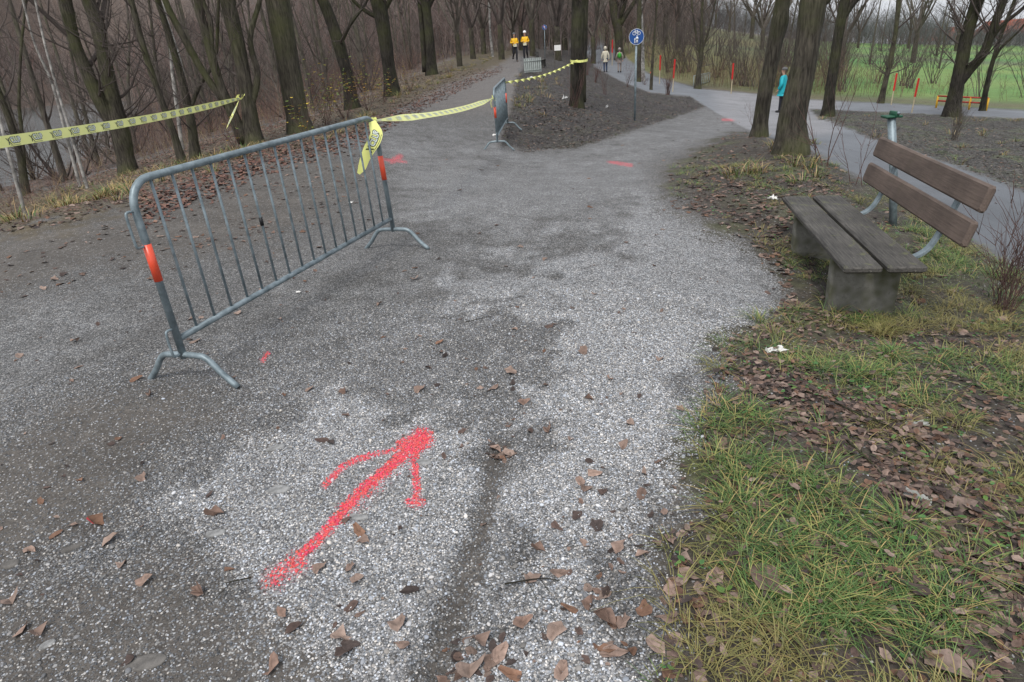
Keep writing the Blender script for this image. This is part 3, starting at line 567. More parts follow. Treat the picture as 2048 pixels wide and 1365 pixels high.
V, F, c = blades(Q_, (.10+.16*RS.rand(len(Q_)))*(.5+.8*RS.rand(nt_))[ii], .006+.006*RS.rand(len(Q_)), np.stack([.4+.9*RS.rand(len(Q_)), a], -1), np.r_[GT, GG[:3]], [.2, .2, .15, .12, .13, .06, .07, .07])
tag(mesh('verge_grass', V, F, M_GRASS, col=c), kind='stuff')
# clover and small weeds between the tufts
P_, px, py, r = scatter(9000, 1.2, 8, .3, lambda px, py, x, y, r: inP(Z_BANK, px, py)*smooth((fbm(x*4+2, y*4, 3)-.52)*8)*.5, 10, 47)
P_[:, 2] += .01+.03*RS.rand(len(P_)); V, F, c = leaves(P_, .012+.02*RS.rand(len(P_)), .25, np.array([(.05, .13, .03), (.07, .17, .05), (.10, .18, .04)])); tag(mesh('ground_cover', V, F, M_GRASS, col=c), kind='stuff')

BAND = [(300,420),(520,325),(700,278),(800,232),(900,180),(1000,138)]
P_, px, py, r = scatter(80000, 6, 50, -.3, lambda px, py, x, y, r: np.maximum(smooth(1.15-segd(BAND, px, py)/np.interp(px, [300, 700, 1000], [40, 26, 9])), smooth(1-np.abs(pdist(Z_FOREST, px, py))/30)*.4*(px < 1000)), -52, 2)
V, F, c = leaves(P_, .05+.04*RS.rand(len(P_)), .6, np.array([(.19,.10,.075), (.14,.07,.055), (.10,.055,.045), (.24,.14,.10)])); tag(mesh('verge_leaves', V, F, M_LEAF, col=c), kind='stuff')
P_, px, py, r = scatter(9000, 1.05, 6, .5, lambda px, py, x, y, r: .035+.22*smooth(1-np.abs(px-1230)/220)*smooth((py-800)/400)+.1*smooth((fbm(x*1.5, y*1.5, 2)-.55)*8))
V, F, c = leaves(P_, .008+.035*RS.rand(len(P_))**2, .8); tag(mesh('leaf_scraps', V, F, M_LEAF, None, False, col=c), kind='stuff')
P_, px, py, r = scatter(60000, 10, 40, .0, lambda px, py, x, y, r: np.maximum(inP(Z_MOUND, px, py), inP(Z_MULCH, px, py))*.95, -3, 42)
V, F, c = leaves(P_, .018+.034*RS.rand(len(P_)), .5, np.array([(.11,.09,.075), (.05,.042,.036), (.17,.14,.115), (.24,.20,.17), (.035,.03,.027), (.13,.07,.05), (.08,.09,.04)])); tag(mesh('mulch_chips', V, F, M_LEAF, col=c), kind='stuff')
# individual leaves of the gravel, one object each
proto_l = []
for i in range(16):
    V, F, c = leaves(np.zeros((1, 3)), np.array([.066]), .85 if i % 3 else 1.3, LEAFC[[0, 0, 3, 3, 3, 4, 6]]*1.3); proto_l.append(mesh('fallen_leaf', V, F, M_LEAF, None, False, col=c))
LPX = [(1237,1103,1.25),(717,1162,1),(1340,1083,1),(1431,1160,1.1),(1341,1186,1),(1165,705,1),(830,560,1),(880,687,.9),(840,782,1),(687,785,.9),(1022,745,1),(985,780,.9),(1047,808,1),(1260,848,1),(1248,893,1),(1097,862,1),(990,905,1.1),(1018,912,1),(1140,880,.8),(1160,965,.9),(1190,950,.9),(1168,982,1),(1288,950,.8),(718,1063,1),(726,1085,1),(428,1032,1.1),(800,1250,1.1),(803,1292,1),(545,1338,1.1),(682,1278,1.2),(700,1137,.8),(395,1186,1),(292,1165,.8),(222,1083,1),(148,1052,.8),(60,1103,.8),(45,1265,1.1),(75,1272,1),(22,1205,.9),(160,963,.8),(285,958,.9),(1075,1100,.9),(1060,1160,1),(1120,1150,1),(1045,1250,.9),(1110,1265,1.3),(1245,1248,1),(1215,1248,1.2),(1285,1115,.9),(1310,1300,1),(1230,1310,1.1),(1125,1345,1.1),(1000,1310,1.2),(960,1290,1.1),(940,1345,1.2),(1020,1350,1.1),(640,1140,.8),(1180,1210,.9),(1370,1120,.7),(1330,1240,.9),(565,1232,.8),(245,1130,.7),(210,455,1),(300,790,.8),(150,685,.9),(560,640,.8),(620,780,.8),(1030,660,.7),(920,640,.7),(760,610,.7),(1190,590,.6),(470,620,.8),(1090,520,.7),(300,560,.8),(110,560,1),(380,640,.8),(1220,760,.8),(1320,720,.8),(1360,820,.8),(1180,800,.7)]
for i, (a, b, s) in enumerate(LPX):
    src = proto_l[i % 16]; o = src if i < 16 else src.copy()
    if i >= 16: COL.objects.link(o)
    P = G(a, b); o.location = P; o.rotation_euler = (RS.rand()*.2-.1, RS.rand()*.2-.1, RS.rand()*6.28); k = s*(.85+.3*RS.rand()); o.scale = (k, k, k)
    onmud = any(pdist(p, np.array([a*1.]), np.array([b*1.]))[0] > 0 for p, _ in Z_MUD[:3])
    lab = 'brown leaf lying on the dark trodden mud of the path' if onmud else ('dry curled brown leaf on the pale gravel beyond the sprayed arrow' if b < 860 else 'dry curled brown leaf on the pale gravel near the sprayed arrow')
    tag(o, lab, 'leaf', 'fallen leaves on the mud' if onmud else ('fallen leaves on the middle gravel' if b < 860 else 'fallen leaves on the near gravel'))
V, F, c = leaves(np.zeros((1, 3)), np.array([.085]), .9, np.array([(.2, .11, .07)])); c[5:8] = (.85, .06, .09)
o = mesh('fallen_leaf', V, F, M_LEAF, col=c); o.location = G(192, 1050); tag(o, 'brown leaf splashed with red spray paint on the mud', 'leaf')
LB = [(1530,1172,1.4,'large brown leaf sunk in the long grass of the near bank'),(1925,1022,1.1,'orange brown leaf on the leaf strip near the plastic film'),(1895,1345,1.4,'large pale leaf at the foot of the grassy bank'),(1600,850,1.,'dark leaf on bare soil above the near grass tuft'),(1830,1190,.9,'flat brown leaf below the plastic film')]
for a, b, s, lab in LB:
    V, F, c = leaves(np.zeros((1, 3)), np.array([.09*s]), .4); o = mesh('fallen_leaf', V, F, M_LEAF, col=c); P = G(a, b); P[2] += .02; o.location = P; tag(o, lab, 'leaf')

# stones half sunk in the gravel
def stone(px, py, sx, sy, rz, lab, hh=.018, mat=None):
    m = MB(); m.ball((0, 0, 0), 1, 14, 8); v = m.V[0]; a = np.arctan2(v[:, 1], v[:, 0]); k = 1+.28*(fbm(np.cos(a)*1.5+px*.1, np.sin(a)*1.5+py*.1, 3)-.5)*2
    m.V[0] = np.c_[v[:, 0]*k*sx/2, v[:, 1]*k*sy/2, np.clip(v[:, 2], -.9, .35)*hh*(1+.5*(fbm(v[:, 0]*2+px, v[:, 1]*2+py, 3)-.5))]; o = m.build('stone', mat or M_STONE); P = G(px, py); P[2] -= hh*.02; o.location = P; o.rotation_euler.z = rz; return tag(o, lab, 'stone')
M_STONED = plain('muddy_stone', (.16, .15, .138), .9, var=.45, sc=30, bump=.004)
stone(551, 897, .085, .035, .5, 'slim pale stone at the edge of the gravel and mud')
stone(556, 981, .10, .055, .1, 'flat pale grey stone left of the sprayed arrow'); stone(716, 1035, .075, .035, -.2, 'small flat stone touching the shaft of the arrow')
stone(295, 1325, .12, .06, .2, 'broad flat stone sunk in the mud at the near edge', .012, M_STONED); stone(848, 925, .07, .04, -.3, 'grey stone beside the head of the arrow'); stone(430, 1068, .07, .035, .2, 'faint grey stone below the mud edge')
stone(22, 1130, .06, .04, .3, 'rounded stone on the mud at the left edge', .03, M_STONED); stone(148, 1097, .09, .02, .6, 'narrow elongated stone lying on the mud', .03, M_STONED); stone(95, 1290, .05, .03, .8, 'small pale stone near the left corner leaves', .015)

# ------------------------------------------------------------------ crowd barriers
def barrier(L=2.42, nb=16, hooks=True):
    root = bpy.data.objects.new('crowd_barrier', None); COL.objects.link(root); H = 1.1; r = .019; rc = .13
    arc = lambda cx, cz, a0, a1: [(cx+rc*math.cos(a), 0, cz+rc*math.sin(a)) for a in np.linspace(a0, a1, 8)]
    P = [(0, 0, .16)]+arc(rc, H-rc-r, PI, PI/2)+arc(L-rc, H-rc-r, PI/2, 0)+[(L, 0, .16)]; MB().tube(P, r, 14).build('frame', M_STEEL, root)
    MB().tube([(r*.6, 0, .268), (L-r*.6, 0, .268)], .017, 12).build('bottom_rail', M_STEEL, root)
    for i in range(nb):
        x_ = L*(i+1)/(nb+1); top = H-r-(0 if rc < x_ < L-rc else .01)
        b_ = MB().tube([(x_, 0, .27), (x_, 0, top-.005)], .0075, 8).build('bar', M_STEEL, root)
    for x_ in (0, L):
        w_ = .30; P = catmull([(x_, -w_, 0.004), (x_, -w_+.075, .075), (x_, -.15, .16), (x_, -.08, .177), (x_, .08, .177), (x_, .15, .16), (x_, w_-.075, .075), (x_, w_, .004)], 4)
        MB().tube(P, .0165, 12).build('foot', M_STEEL, root)
        MB().tube([(x_, 0, .59), (x_, 0, .78)], r+.0022, 16).build('reflective_band', M_RED, root)
    for zc in ((.86, .26) if hooks else ()):
        h_ = .085 if zc > .5 else .07; P = catmull([(-.012, 0, zc+h_), (-.05, 0, zc+h_+.004), (-.062, 0, zc+h_-.02), (-.062, 0, zc-h_+.02), (-.05, 0, zc-h_), (-.012, 0, zc-h_)], 3)
        MB().tube(P, .0065, 8).build('hook', M_STEEL, root)
    return root
def ctree(o, parent=None):
    c = o.copy(); COL.objects.link(c); c.parent = parent
    for ch in o.children: ctree(ch, c)
    return c
def place_pq(o, P, Q, lean=0.):
    d = Vector(Q)-Vector(P); yaw = math.atan2(d.y, d.x); pt = math.atan2(d.z, math.hypot(d.x, d.y)); o.location = Vector(P); o.rotation_euler = (Matrix.Rotation(yaw, 3, 'Z') @ Matrix.Rotation(-pt, 3, 'Y') @ Matrix.Rotation(-lean, 3, 'X')).to_euler()
b1 = barrier(); tag(b1, 'galvanised crowd barrier with orange bands standing on the gravel, nearest one', 'barrier', 'crowd barriers closing the path')
bp = np.array([-1.729, 3.236]); bd_ = np.array([math.cos(1.229), math.sin(1.229)])*2.42; BP = [bp[0], bp[1], float(gz(*bp))-.01]; BQ = [bp[0]+bd_[0], bp[1]+bd_[1], float(gz(*(bp+bd_)))-.01]
b2 = ctree(b1); place_pq(b1, BP, BQ, .033)
MB().tube([(2.42*6/17, 0, .64), (2.42*6/17, 0, .69)], .0115, 8).build('cable_tie', M_BLACK, b1); bpy.context.view_layer.update()
FP0 = G(996, 301); FQ0 = G(1021, 250); dd = FQ0-FP0; dd /= np.linalg.norm(dd); FQ0 = FP0+dd*2.42; FQ0[2] = gz(FQ0[0], FQ0[1]); place_pq(b2, FP0-np.array([0, 0, .02]), FQ0-np.array([0, 0, .02]), 0)
b2['label'] = 'galvanised crowd barrier seen edge-on at the foot of the earth mound'
bpy.context.view_layer.update()
# low coloured railing and slatted panel behind the road
def railing(name, pa, pb, h, n, mp, mr, lab, cat, rails=(1., .3), ri=.02, D=None):
    P, Q_ = pa, pb; root = empty(name, P); 
    for i in range(n):
        t = i/(n-1); q = P+(Q_-P)*t; q = q-P; q[2] = float(gz(P[0]+q[0], P[1]+q[1]))-P[2]; MB().tube([q-[0, 0, .1], q+np.array([0, 0, h])], ri, 8).build('post', mp, root)
    m = MB()
    for k_ in rails: m.tube([np.array([0, 0, h*k_]), (Q_-P)+np.array([0, 0, h*k_])], ri*.8, 8)
    m.build('rail', mr, root); return tag(root, lab, cat)
M_YEL = plain('yellow_paint', (.65, .36, .02), .5); M_REDP = plain('red_paint', (.45, .03, .02), .5); M_GREYP = plain('pale_grey_metal', (.36, .40, .38), .5)
Pa, Pb = G(1872, 216), G(1972, 222)
rt = railing('road_railing', Pa, Pb, .48, 4, M_YEL, M_REDP, 'low red railing with yellow posts on the far side of the road', 'railing', (1., .6), .04)
Pa, Pb = AT(1388, 148, 46), AT(1420, 138, 50)
for q in (Pa, Pb): q[2] = gz(q[0], q[1])
railing('footbridge_railing', Pa, Pb, .62, 9, M_GREYP, M_GREYP, 'pale green grey railing behind the thin roadside tree', 'railing', (1., .1), .03)
P = G(1066, 146); s_ = ppm(P); root = empty('slatted_panel', P, .15); wdt, hgt = 36/s_, 26/s_
m = MB()
for i in range(9): m.box((-wdt/2+wdt*(i+.5)/9, 0, hgt/2+.03), (wdt/9*.72, .03, hgt))
m.build('board', M_GREYP, root, smooth_=False); m = MB().box((0, -.03, hgt*.85), (wdt, .02, .02)).box((0, -.03, hgt*.2), (wdt, .02, .02)); m.build('crosspiece', M_GREYP, root); tag(root, 'pale grey slatted panel set behind the crest of the mound', 'panel')

# ------------------------------------------------------------------ park bench
def bench():
    root = empty('park_bench', (2.02, 3.776, -.266), R(79.0)); root.rotation_euler = (0, 0, 1.379); Lb = 1.875
    def plank(name, y0, z0, y1, z1, th, mat, x0=0., x1=Lb):
        """plank whose face runs from (y0,z0) to (y1,z1)"""
        dy, dz = y1-y0, z1-z0; w_ = math.hypot(dy, dz); m = MB(); m.box((0, 0, 0), (x1-x0, w_, th), bev=.012); a = math.atan2(dz, dy)
        o = m.build(name, mat, root, smooth_=False); o.location = ((x0+x1)/2, (y0+y1)/2, (z0+z1)/2); o.rotation_euler = (a, 0, 0); return o
    o = plank('seat_plank', 0, .427, -.218, .427, .045, M_SEAT); plank('seat_plank', -.245, .427, -.463, .427, .045, M_SEAT)
    bk = lambda s: (-(.704-.253*s)-.01, .909-s)
    y0, z0 = bk(0); y1, z1 = bk(.149); plank('back_plank', y0, z0, y1, z1, .042, M_BACK, -.01, Lb-.01); y0, z0 = bk(.2); y1, z1 = bk(.349); plank('back_plank', y0, z0, y1, z1, .042, M_BACK, -.01, Lb-.01)
    for xs in (.33, 1.42):
        m = MB(); V = [(-.05, -.02, -.3), (.05, -.02, -.3), (.05, -.42, -.3), (-.05, -.42, -.3), (-.04, -.015, .4), (.04, -.015, .4), (.04, -.44, .4), (-.04, -.44, .4)]
        m.add(V, [np.array([(0, 3, 2, 1), (4, 5, 6, 7), (0, 1, 5, 4), (1, 2, 6, 5), (2, 3, 7, 6), (3, 0, 4, 7)])]); o = m.build('concrete_support', M_CONC, root, smooth_=False); o.location = (xs, 0, 0)
        bv_ = o.modifiers.new('bevel', 'BEVEL'); bv_.width = .012; bv_.segments = 2
        P = catmull([(xs, -.22, .392), (xs, -.40, .392), (xs, -.50, .40), (xs, -.575, .455), (xs, -.625, .56), (xs, -.68, .72), (xs, -.727, .88)], 5); T = np.gradient(P, axis=0); T /= np.linalg.norm(T, axis=1)[:, None]; N_ = np.stack([0*T[:, 0], -T[:, 2], T[:, 1]], -1)
        V = []; 
        for p, n_1 in zip(P, N_):
            for a, b in ((-1, -1), (1, -1), (1, 1), (-1, 1)): V.append(p+np.array([a*.027, 0, 0])+n_1*b*.008)
        n_ = len(P); F = [(i*4+k, i*4+(k+1) % 4, (i+1)*4+(k+1) % 4, (i+1)*4+k) for i in range(n_-1) for k in range(4)]+[(3, 2, 1, 0), ((n_-1)*4, (n_-1)*4+1, (n_-1)*4+2, (n_-1)*4+3)]
        mesh('bracket', V, [np.array(F)], M_STEEL, root, False)
    tag(root, 'weathered wooden bench with mossy concrete supports on the grassy bank', 'bench')
bench()
# bin post behind the bench
P = G(1791, 452); s_ = ppm(P); T_ = AT(1783, 236, math.hypot(P[0], P[1])); root = empty('metal_post', P)
d = T_-P; MB().tube([(0, 0, -.15), d*.5, d], .034, 14).build('tube', M_STEEL, root); M_GRN = plain('green_metal', (.015, .09, .05), .5)
m = MB(); m.box(d+np.array([-.0, 0, .012]), (.15, .1, .02), bev=.004); m.box(d+np.array([.02, 0, .03]), (.03, .12, .05), bev=.004); m.build('bracket', M_GRN, root); m = MB().tube([d+np.array([.02, -.05, .045]), d+np.array([.02, -.075, .045])], .012, 8); m.build('bolt', M_STEEL, root)
tag(root, 'grey metal post with a green bracket on top behind the bench', 'post')

# ------------------------------------------------------------------ lettering
def text_geo(s, bold=.0):
    cu = bpy.data.curves.new('t', 'FONT'); cu.body = s; cu.size = 1; cu.offset = bold; o = bpy.data.objects.new('t', cu); COL.objects.link(o); dg = bpy.context.evaluated_depsgraph_get(); me = o.evaluated_get(dg).to_mesh()
    V = np.array([v.co[:] for v in me.vertices]); F = [list(p.vertices) for p in me.polygons]; o.evaluated_get(dg).to_mesh_clear(); bpy.data.objects.remove(o); bpy.data.curves.remove(cu)
    tri = []
    for f in F:
        for i in range(1, len(f)-1): tri.append((f[0], f[i], f[i+1]))
    return V[:, :2], np.array(tri)
TX, TXF = text_geo('X', .04); TC_, TCF = text_geo('CLUB', .035)
def norm(V): V = V-V.min(0); return V/V.max(0)
TX, TC_ = norm(TX), norm(TC_)
def rect(u0, v0, u1, v1, n=6):
    us = np.linspace(u0, u1, n); V = np.array([(u, v0) for u in us]+[(u, v1) for u in us]); F = []
    for i in range(n-1): F += [(i, i+1, n+i+1), (i, n+i+1, n+i)]
    return V, np.array(F)
# logo in metres: u along the tape, v across (-.5..+.5 of width)
TD_, TDF = text_geo('CLUB', .10)
TD_ = norm(TD_)
def logo():
    dark = [(TX*np.array([.045, .6])+np.array([0, -.34]), TXF), (TD_*np.array([.146, .62])+np.array([.046, -.27]), TDF), rect(.02, -.42, .15, -.385, 4)]
    pale = [(TC_*np.array([.134, .50])+np.array([.052, -.21]), TCF)]
    return dark, pale
DARK, PALE = logo()
M_INK2 = plain('faint_tape_ink', (.55, .58, .34), .35, var=.05)
def ribbon(P, W, name='film', root=None, logos=True, pitch=.20, start=.05, side=1, both=False, ink=None):
    P = np.asarray(P, float); W = np.asarray(W, float); s = np.r_[0, np.cumsum(np.linalg.norm(np.diff(P, axis=0), axis=1))]
    n = len(P); V = []
    for k_ in np.linspace(-1, 1, 5): V.append(P+W*k_)
    V = np.stack(V, 1).reshape(-1, 3); F = [(i*5+j, i*5+j+1, (i+1)*5+j+1, (i+1)*5+j) for i in range(n-1) for j in range(4)]
    o = mesh(name, V, [np.array(F)], M_TAPE, root)
    if not logos: return o
    T = np.gradient(P, axis=0); N_ = np.cross(T, W); N_ /= np.linalg.norm(N_, axis=1)[:, None]+1e-9
    def mp(u, v, off):
        f = lambda A: np.stack([np.interp(u, s, A[:, i]) for i in range(3)], -1); return f(P)+f(W)*(v*2)[:, None]+f(N_)*off
    for nm, geo, mt, lift in (('printed_logo', DARK, ink or M_INK, .0012), ('printed_letters', PALE, M_INKW, .0022)):
        m = MB(); 
        for sd in ((1, -1) if both else (side,)):
            u0 = start
            while u0+.20 < s[-1]:
                for g, f in geo:
                    uu = (g[:, 0] if sd*side > 0 else .194-g[:, 0])+u0; m.add(mp(uu, g[:, 1], lift*sd), [f])
                u0 += pitch
        m.build(nm, mt, root, smooth_=False)
    return o
def camn(P): d = np.asarray(P)-ORG; return d/np.linalg.norm(d)
ZV = np.array([0, 0, 1.])
# left tape: from beyond the left edge to the forked tree
A = AT(-260, 322, 5.2); B_ = AT(480, 197, 12.6); root = empty('barrier_tape', A); t = np.linspace(0, 1, 60)[:, None]; Pc = A+(B_-A)*t; Pc[:, 2] -= .05*np.sin(t[:, 0]*PI); D_ = (B_-A)/np.linalg.norm(B_-A)
U_ = np.cross(D_, np.array([0, 0, 1.])); hw = np.interp(t[:, 0], [0, .8, .97, 1], [.04, .04, .022, .010]); W_ = ZV[None]*hw[:, None]-U_[None]*(.25*hw)[:, None]
ribbon(Pc-A, W_, 'film', root, True, .31, .06, side=1, both=True)
tag(root, 'yellow printed barrier tape stretched from the left to the forked tree', 'tape')
kn = B_-A; m = MB(); 
for q in range(3): a = q*2.1; Pq = np.array([kn+np.array([.07*math.cos(a+u)*(.4+u*.3), .05*math.sin(a+u*2), .03*math.sin(u*3+q)+.02]) for u in np.linspace(0, 2.2, 9)]); Wq = np.tile(np.array([.004, .002, .012]), (9, 1)); VV_ = np.concatenate([Pq-Wq, Pq+Wq]); m.add(VV_, [np.array([(i, i+1, 9+i+1, 9+i) for i in range(8)])])
m.build('knot', M_TAPE, root)
tl = np.linspace(0, 1, 14)[:, None]; s_ = ppm(B_); e = AT(452, 262, 12.5)-B_; Pq = kn+e*tl+np.array([0, -.02, 0]); Wq = np.stack([.03*np.sin(tl[:, 0]*PI*.9+.15), -.02*np.ones(14)*np.sin(tl[:, 0]*3), .01*np.ones(14)], -1)*1.1; ribbon(Pq, Wq, 'loose_end', root, True, .2, .1, side=1)
# middle tape between the barriers
bpy.context.view_layer.update()
A = AT(746, 242, math.hypot(BQ[0], BQ[1])+.0); B_ = np.array(b2.matrix_world @ Vector((0, 0, .93))); B_ = B_+np.array([-.02, -.02, 0]); root = empty('barrier_tape', A); n = 60; t = np.linspace(0, 1, n); Pc = A+(B_-A)*t[:, None]; Pc[:, 2] -= .06*np.sin(t*PI)
D_ = (B_-A)/np.linalg.norm(B_-A); Uh = np.cross(D_, ZV); hw = .046*np.clip(np.minimum(t/.15, (1-t)/.2), .2, 1); ang = -(.35+.75*np.sin(t*PI)+.15*np.sin(t*9)); W_ = (ZV[None]*np.cos(ang)[:, None]+Uh[None]*np.sin(ang)[:, None])*hw[:, None]
ribbon(Pc-A, W_, 'film', root, True, .31, .05, side=1, both=True, ink=M_INK2); tag(root, 'yellow tape sagging between the near and the edge-on barrier', 'tape')
m = MB(); 
for q in range(3): a = q*2.1; Pq = np.array([(B_-A)+np.array([.05*math.cos(a+u)*(.5+u*.3), .03*math.sin(a+u*2), -.05*u*(q == 1)+.05*math.sin(u*2+q)]) for u in np.linspace(0, 2.2, 9)]); Wq = np.tile(np.array([.004, .002, .01]), (9, 1)); m.add(np.concatenate([Pq-Wq, Pq+Wq]), [np.array([(i, i+1, 9+i+1, 9+i) for i in range(8)])])
Pq = np.array([(np.array([.028*math.cos(u), .028*math.sin(u), .012*math.sin(u*1.7)])) for u in np.linspace(0, 11, 40)]); Wq = np.tile(np.array([.002, .0, .012]), (40, 1)); m.add(np.concatenate([Pq-Wq, Pq+Wq]), [np.array([(i, i+1, 40+i+1, 40+i) for i in range(39)])])
m.build('knot', M_TAPE, root)
# hanging end at the near barrier: down, fold, and back to the left
DD = math.hypot(BQ[0], BQ[1])-.06; px_ = [(744,243,7,0), (749,256,10,.0), (753,268,12,0), (748,283,12,.1), (738,300,11,.2), (730,318,9,.2), (724,335,8,.1), (717,348,3,.1)]
Pq = np.array([AT(a, b, DD-c*.0-.04*math.sin(i/7*PI)) for i, (a, b, c, e) in enumerate(px_)]); Pq = catmull(Pq, 5)[::-1]; wv_ = np.interp(np.linspace(0, 7, len(Pq)), range(8), [c for _, _, c, _ in px_])[::-1]; Tq = np.gradient(Pq, axis=0); Wq = np.cross(Tq, np.array([camn(p) for p in Pq])); Wq /= np.linalg.norm(Wq, axis=1)[:, None]
Wq = Wq*(wv_/ppm(Pq[0]))[:, None]; ribbon(Pq-A, Wq, 'loose_end', root, True, .30, .2, side=1, both=True)
# far twisted tape from the edge-on barrier to the mound tree
A = np.array(b2.matrix_world @ Vector((2.42, 0, .98))); TB0 = G(1154, 214); DT = math.hypot(TB0[0], TB0[1]); B_ = AT(1155, 122, DT-.2); root = empty('barrier_tape', A); n = 160; t = np.linspace(0, 1, n); Pc = A+(B_-A)*t[:, None]; Pc[:, 2] -= .1*np.sin(t*PI); D_ = (B_-A)/np.linalg.norm(B_-A); Uh = np.cross(D_, ZV)
ang = t*44; hw = .034*np.ones(n); W_ = (ZV[None]*np.cos(ang)[:, None]+Uh[None]*np.sin(ang)[:, None])*hw[:, None]; ribbon(Pc-A, W_, 'film', root, False); tag(root, 'twisted yellow tape rising from the edge-on barrier to the mound tree', 'tape')

# ------------------------------------------------------------------ trees
class Tree:
    def __init__(s, rs): s.rs = rs; s.tu = MB(); s.p0 = []; s.p1 = []; s.a0 = []; s.a1 = []
    def chain(s, P, r):
        for i in range(len(P)-1): s.p0.append(P[i]); s.p1.append(P[i+1]); s.a0.append(r[i]); s.a1.append(r[i+1])
    def grow(s, p, d, Ln, r, lev, maxlev, nch=(6, 6, 5, 4), up=.12, wob=.22, sp=.9):
        rs = s.rs; n = [7, 6, 5, 4, 3][min(lev, 4)]; P = [np.array(p, float)]; d = np.array(d, float)
        for i in range(n):
            d = d+rs.randn(3)*wob*.5+np.array([0, 0, up]); d /= np.linalg.norm(d); P.append(P[-1]+d*Ln/n)
        P = np.array(P); rr = r*(1-np.linspace(0, .8, n+1))
        if r > .02: s.tu.tube(P, rr, 7 if r > .05 else 5, cap=False)
        else: s.chain(P, rr)
        if lev >= maxlev: return
        k = nch[min(lev, len(nch)-1)]; k = max(1, int(k*(.8+.5*rs.rand())))
        for t in np.sort(rs.rand(k)*.8+.2):
            i = min(int(t*n), n-1); q = P[i]+(P[i+1]-P[i])*(t*n-i); ax = P[i+1]-P[i]; ax /= np.linalg.norm(ax); v = rs.randn(3); v -= ax*(v @ ax); v /= np.linalg.norm(v)
            nd = ax*math.cos(sp)+v*math.sin(sp*(.7+.6*rs.rand())); s.grow(q, nd, Ln*(.35+.3*rs.rand())*(1.1-.4*t), max(.0025, r*(1-.75*t)*.55), lev+1, maxlev, nch, up, wob, sp)
    def crown(s, name, root, mat, mt):
        V = []; F = []; 
        o = None
        if s.p0:
            v, f = prisms(s.p0, s.p1, s.a0, s.a1, 3); s.tu.add(v, [f])
        if s.tu.n: o = s.tu.build(name, [mat], root)
        return o
def trunkP(mb, P, r, n=14): mb.tube(P, r, n, noise=.1)
def root_at(name, P): return empty(name, P)
def key_tree(name, lab, stems, base=None, H=8., mat=None, low=0., limbs=9, lowlimbs=0, seed=1, flare=1.35, cat='tree', tw=1., limblen=3.2, maxlev=3, group=None, D=None, spread=.85):
    """stems: outlines of trunks as (px, py, width px); all stand at the distance of the base"""
    rs = np.random.RandomState(seed); b = stems[0][0]; B = base if base is not None else (AT(b[0], b[1], D) if D else G(b[0], b[1]))
    if D: B[2] = float(gz(B[0], B[1]))
    DD = math.hypot(B[0], B[1]); root = root_at(name, B); T = Tree(rs); tm = MB(); rt_ = np.array([B[1], -B[0], 0])/DD; fd = np.array([B[0], B[1], 0])/DD
    for k_, st in enumerate(stems):
        P = [AT(a, c, DD) for a, c, w_ in st]; sc_ = [ppm(p) for p in P]; rad = [w_/2/s2 for (a, c, w_), s2 in zip(st, sc_)]; P[0] = B.copy() if k_ == 0 else P[0]
        off = rs.randn()*.0; P = [p-B for p in P]; d = P[-1]-P[-2]; d /= np.linalg.norm(d); d = d*.8+np.array([0, 0, .35]); d += fd*rs.randn()*.06; d /= np.linalg.norm(d); Ln = max(0., H-P[-1][2]); n = 6
        for i in range(n): d = d+rs.randn(3)*.07+np.array([0, 0, .05]); d /= np.linalg.norm(d); P.append(P[-1]+d*Ln/n); rad.append(rad[len(st)-1]*(1-.13*(i+1)))
        if k_ == 0: P = [P[0]-np.array([0, 0, .25]), P[0]]+[P[0]*.55+P[1]*.45]+P[1:]; rad = [rad[0]*flare*1.1, rad[0]*flare, rad[0]*1.03]+rad[1:]
        Pc = catmull(P, 4); rc = np.interp(np.linspace(0, len(P)-1, len(Pc)), range(len(P)), rad); hz = Pc[:, 2]
        if rad[1] > .035: trunkP(tm, Pc, rc, 16)
        else: tm.tube(Pc, rc, 8)
        zs = np.concatenate([rs.rand(limbs)*(H-2.)*.9+2.3, low+rs.rand(int(lowlimbs*1.8))*2.2])
        for j, zq in enumerate(zs):
            i = int(np.clip(np.searchsorted(hz, zq), 1, len(Pc)-1)); a = rs.rand()*6.28; lowb = j >= limbs
            dv = np.array([math.cos(a), math.sin(a), .25+.5*rs.rand() if lowb else spread*.9+rs.rand()*.5]); dv /= np.linalg.norm(dv)
            T.grow(Pc[i], dv, limblen*(.55 if lowb else 1)*(.6+.6*rs.rand()), max(.008, rc[i]*(.22 if lowb else .45)*(.6+.5*rs.rand())), 1, maxlev if not lowb else 3)
    tm.build('trunk', mat or M_BARK, root); T.crown('branches', root, M_TWIG if tw else mat, 0); return tag(root, lab, cat, group)
kt = key_tree
kt('bare_tree', 'slender mossy tree at the left edge behind the tape, near the water', [[(52,390,15),(42,320,13),(22,250,13),(0,190,12)],[(48,330,8),(42,250,7),(38,200,6),(42,100,5),(52,0,5)]], seed=2, low=.6, lowlimbs=3, H=6, limbs=4)
kt('bare_tree', 'leaning double-stemmed tree standing on the pond bank with two thick trunks', [[(258,345,30),(243,270,34),(222,180,27),(205,100,25),(190,40,25),(176,0,26)],[(238,262,25),(206,215,26),(172,140,24),(148,80,22),(130,0,24)]], seed=3, low=.9, lowlimbs=5, H=8, limbs=7)
kt('bare_tree', 'thin leaning tree right of the double-stemmed tree', [[(366,328,15),(345,260,13),(315,180,12),(285,90,12),(262,0,12)]], seed=4, low=.6, lowlimbs=5, H=7, limbs=5)
kt('bare_tree', 'thin tree with mossy bark and low forks behind the barrier middle', [[(392,316,18),(383,250,17),(365,165,15),(345,95,13),(325,30,12),(315,0,11)],[(378,225,8),(400,170,8),(430,120,7)]], seed=5, low=.5, lowlimbs=6, H=7, limbs=5)
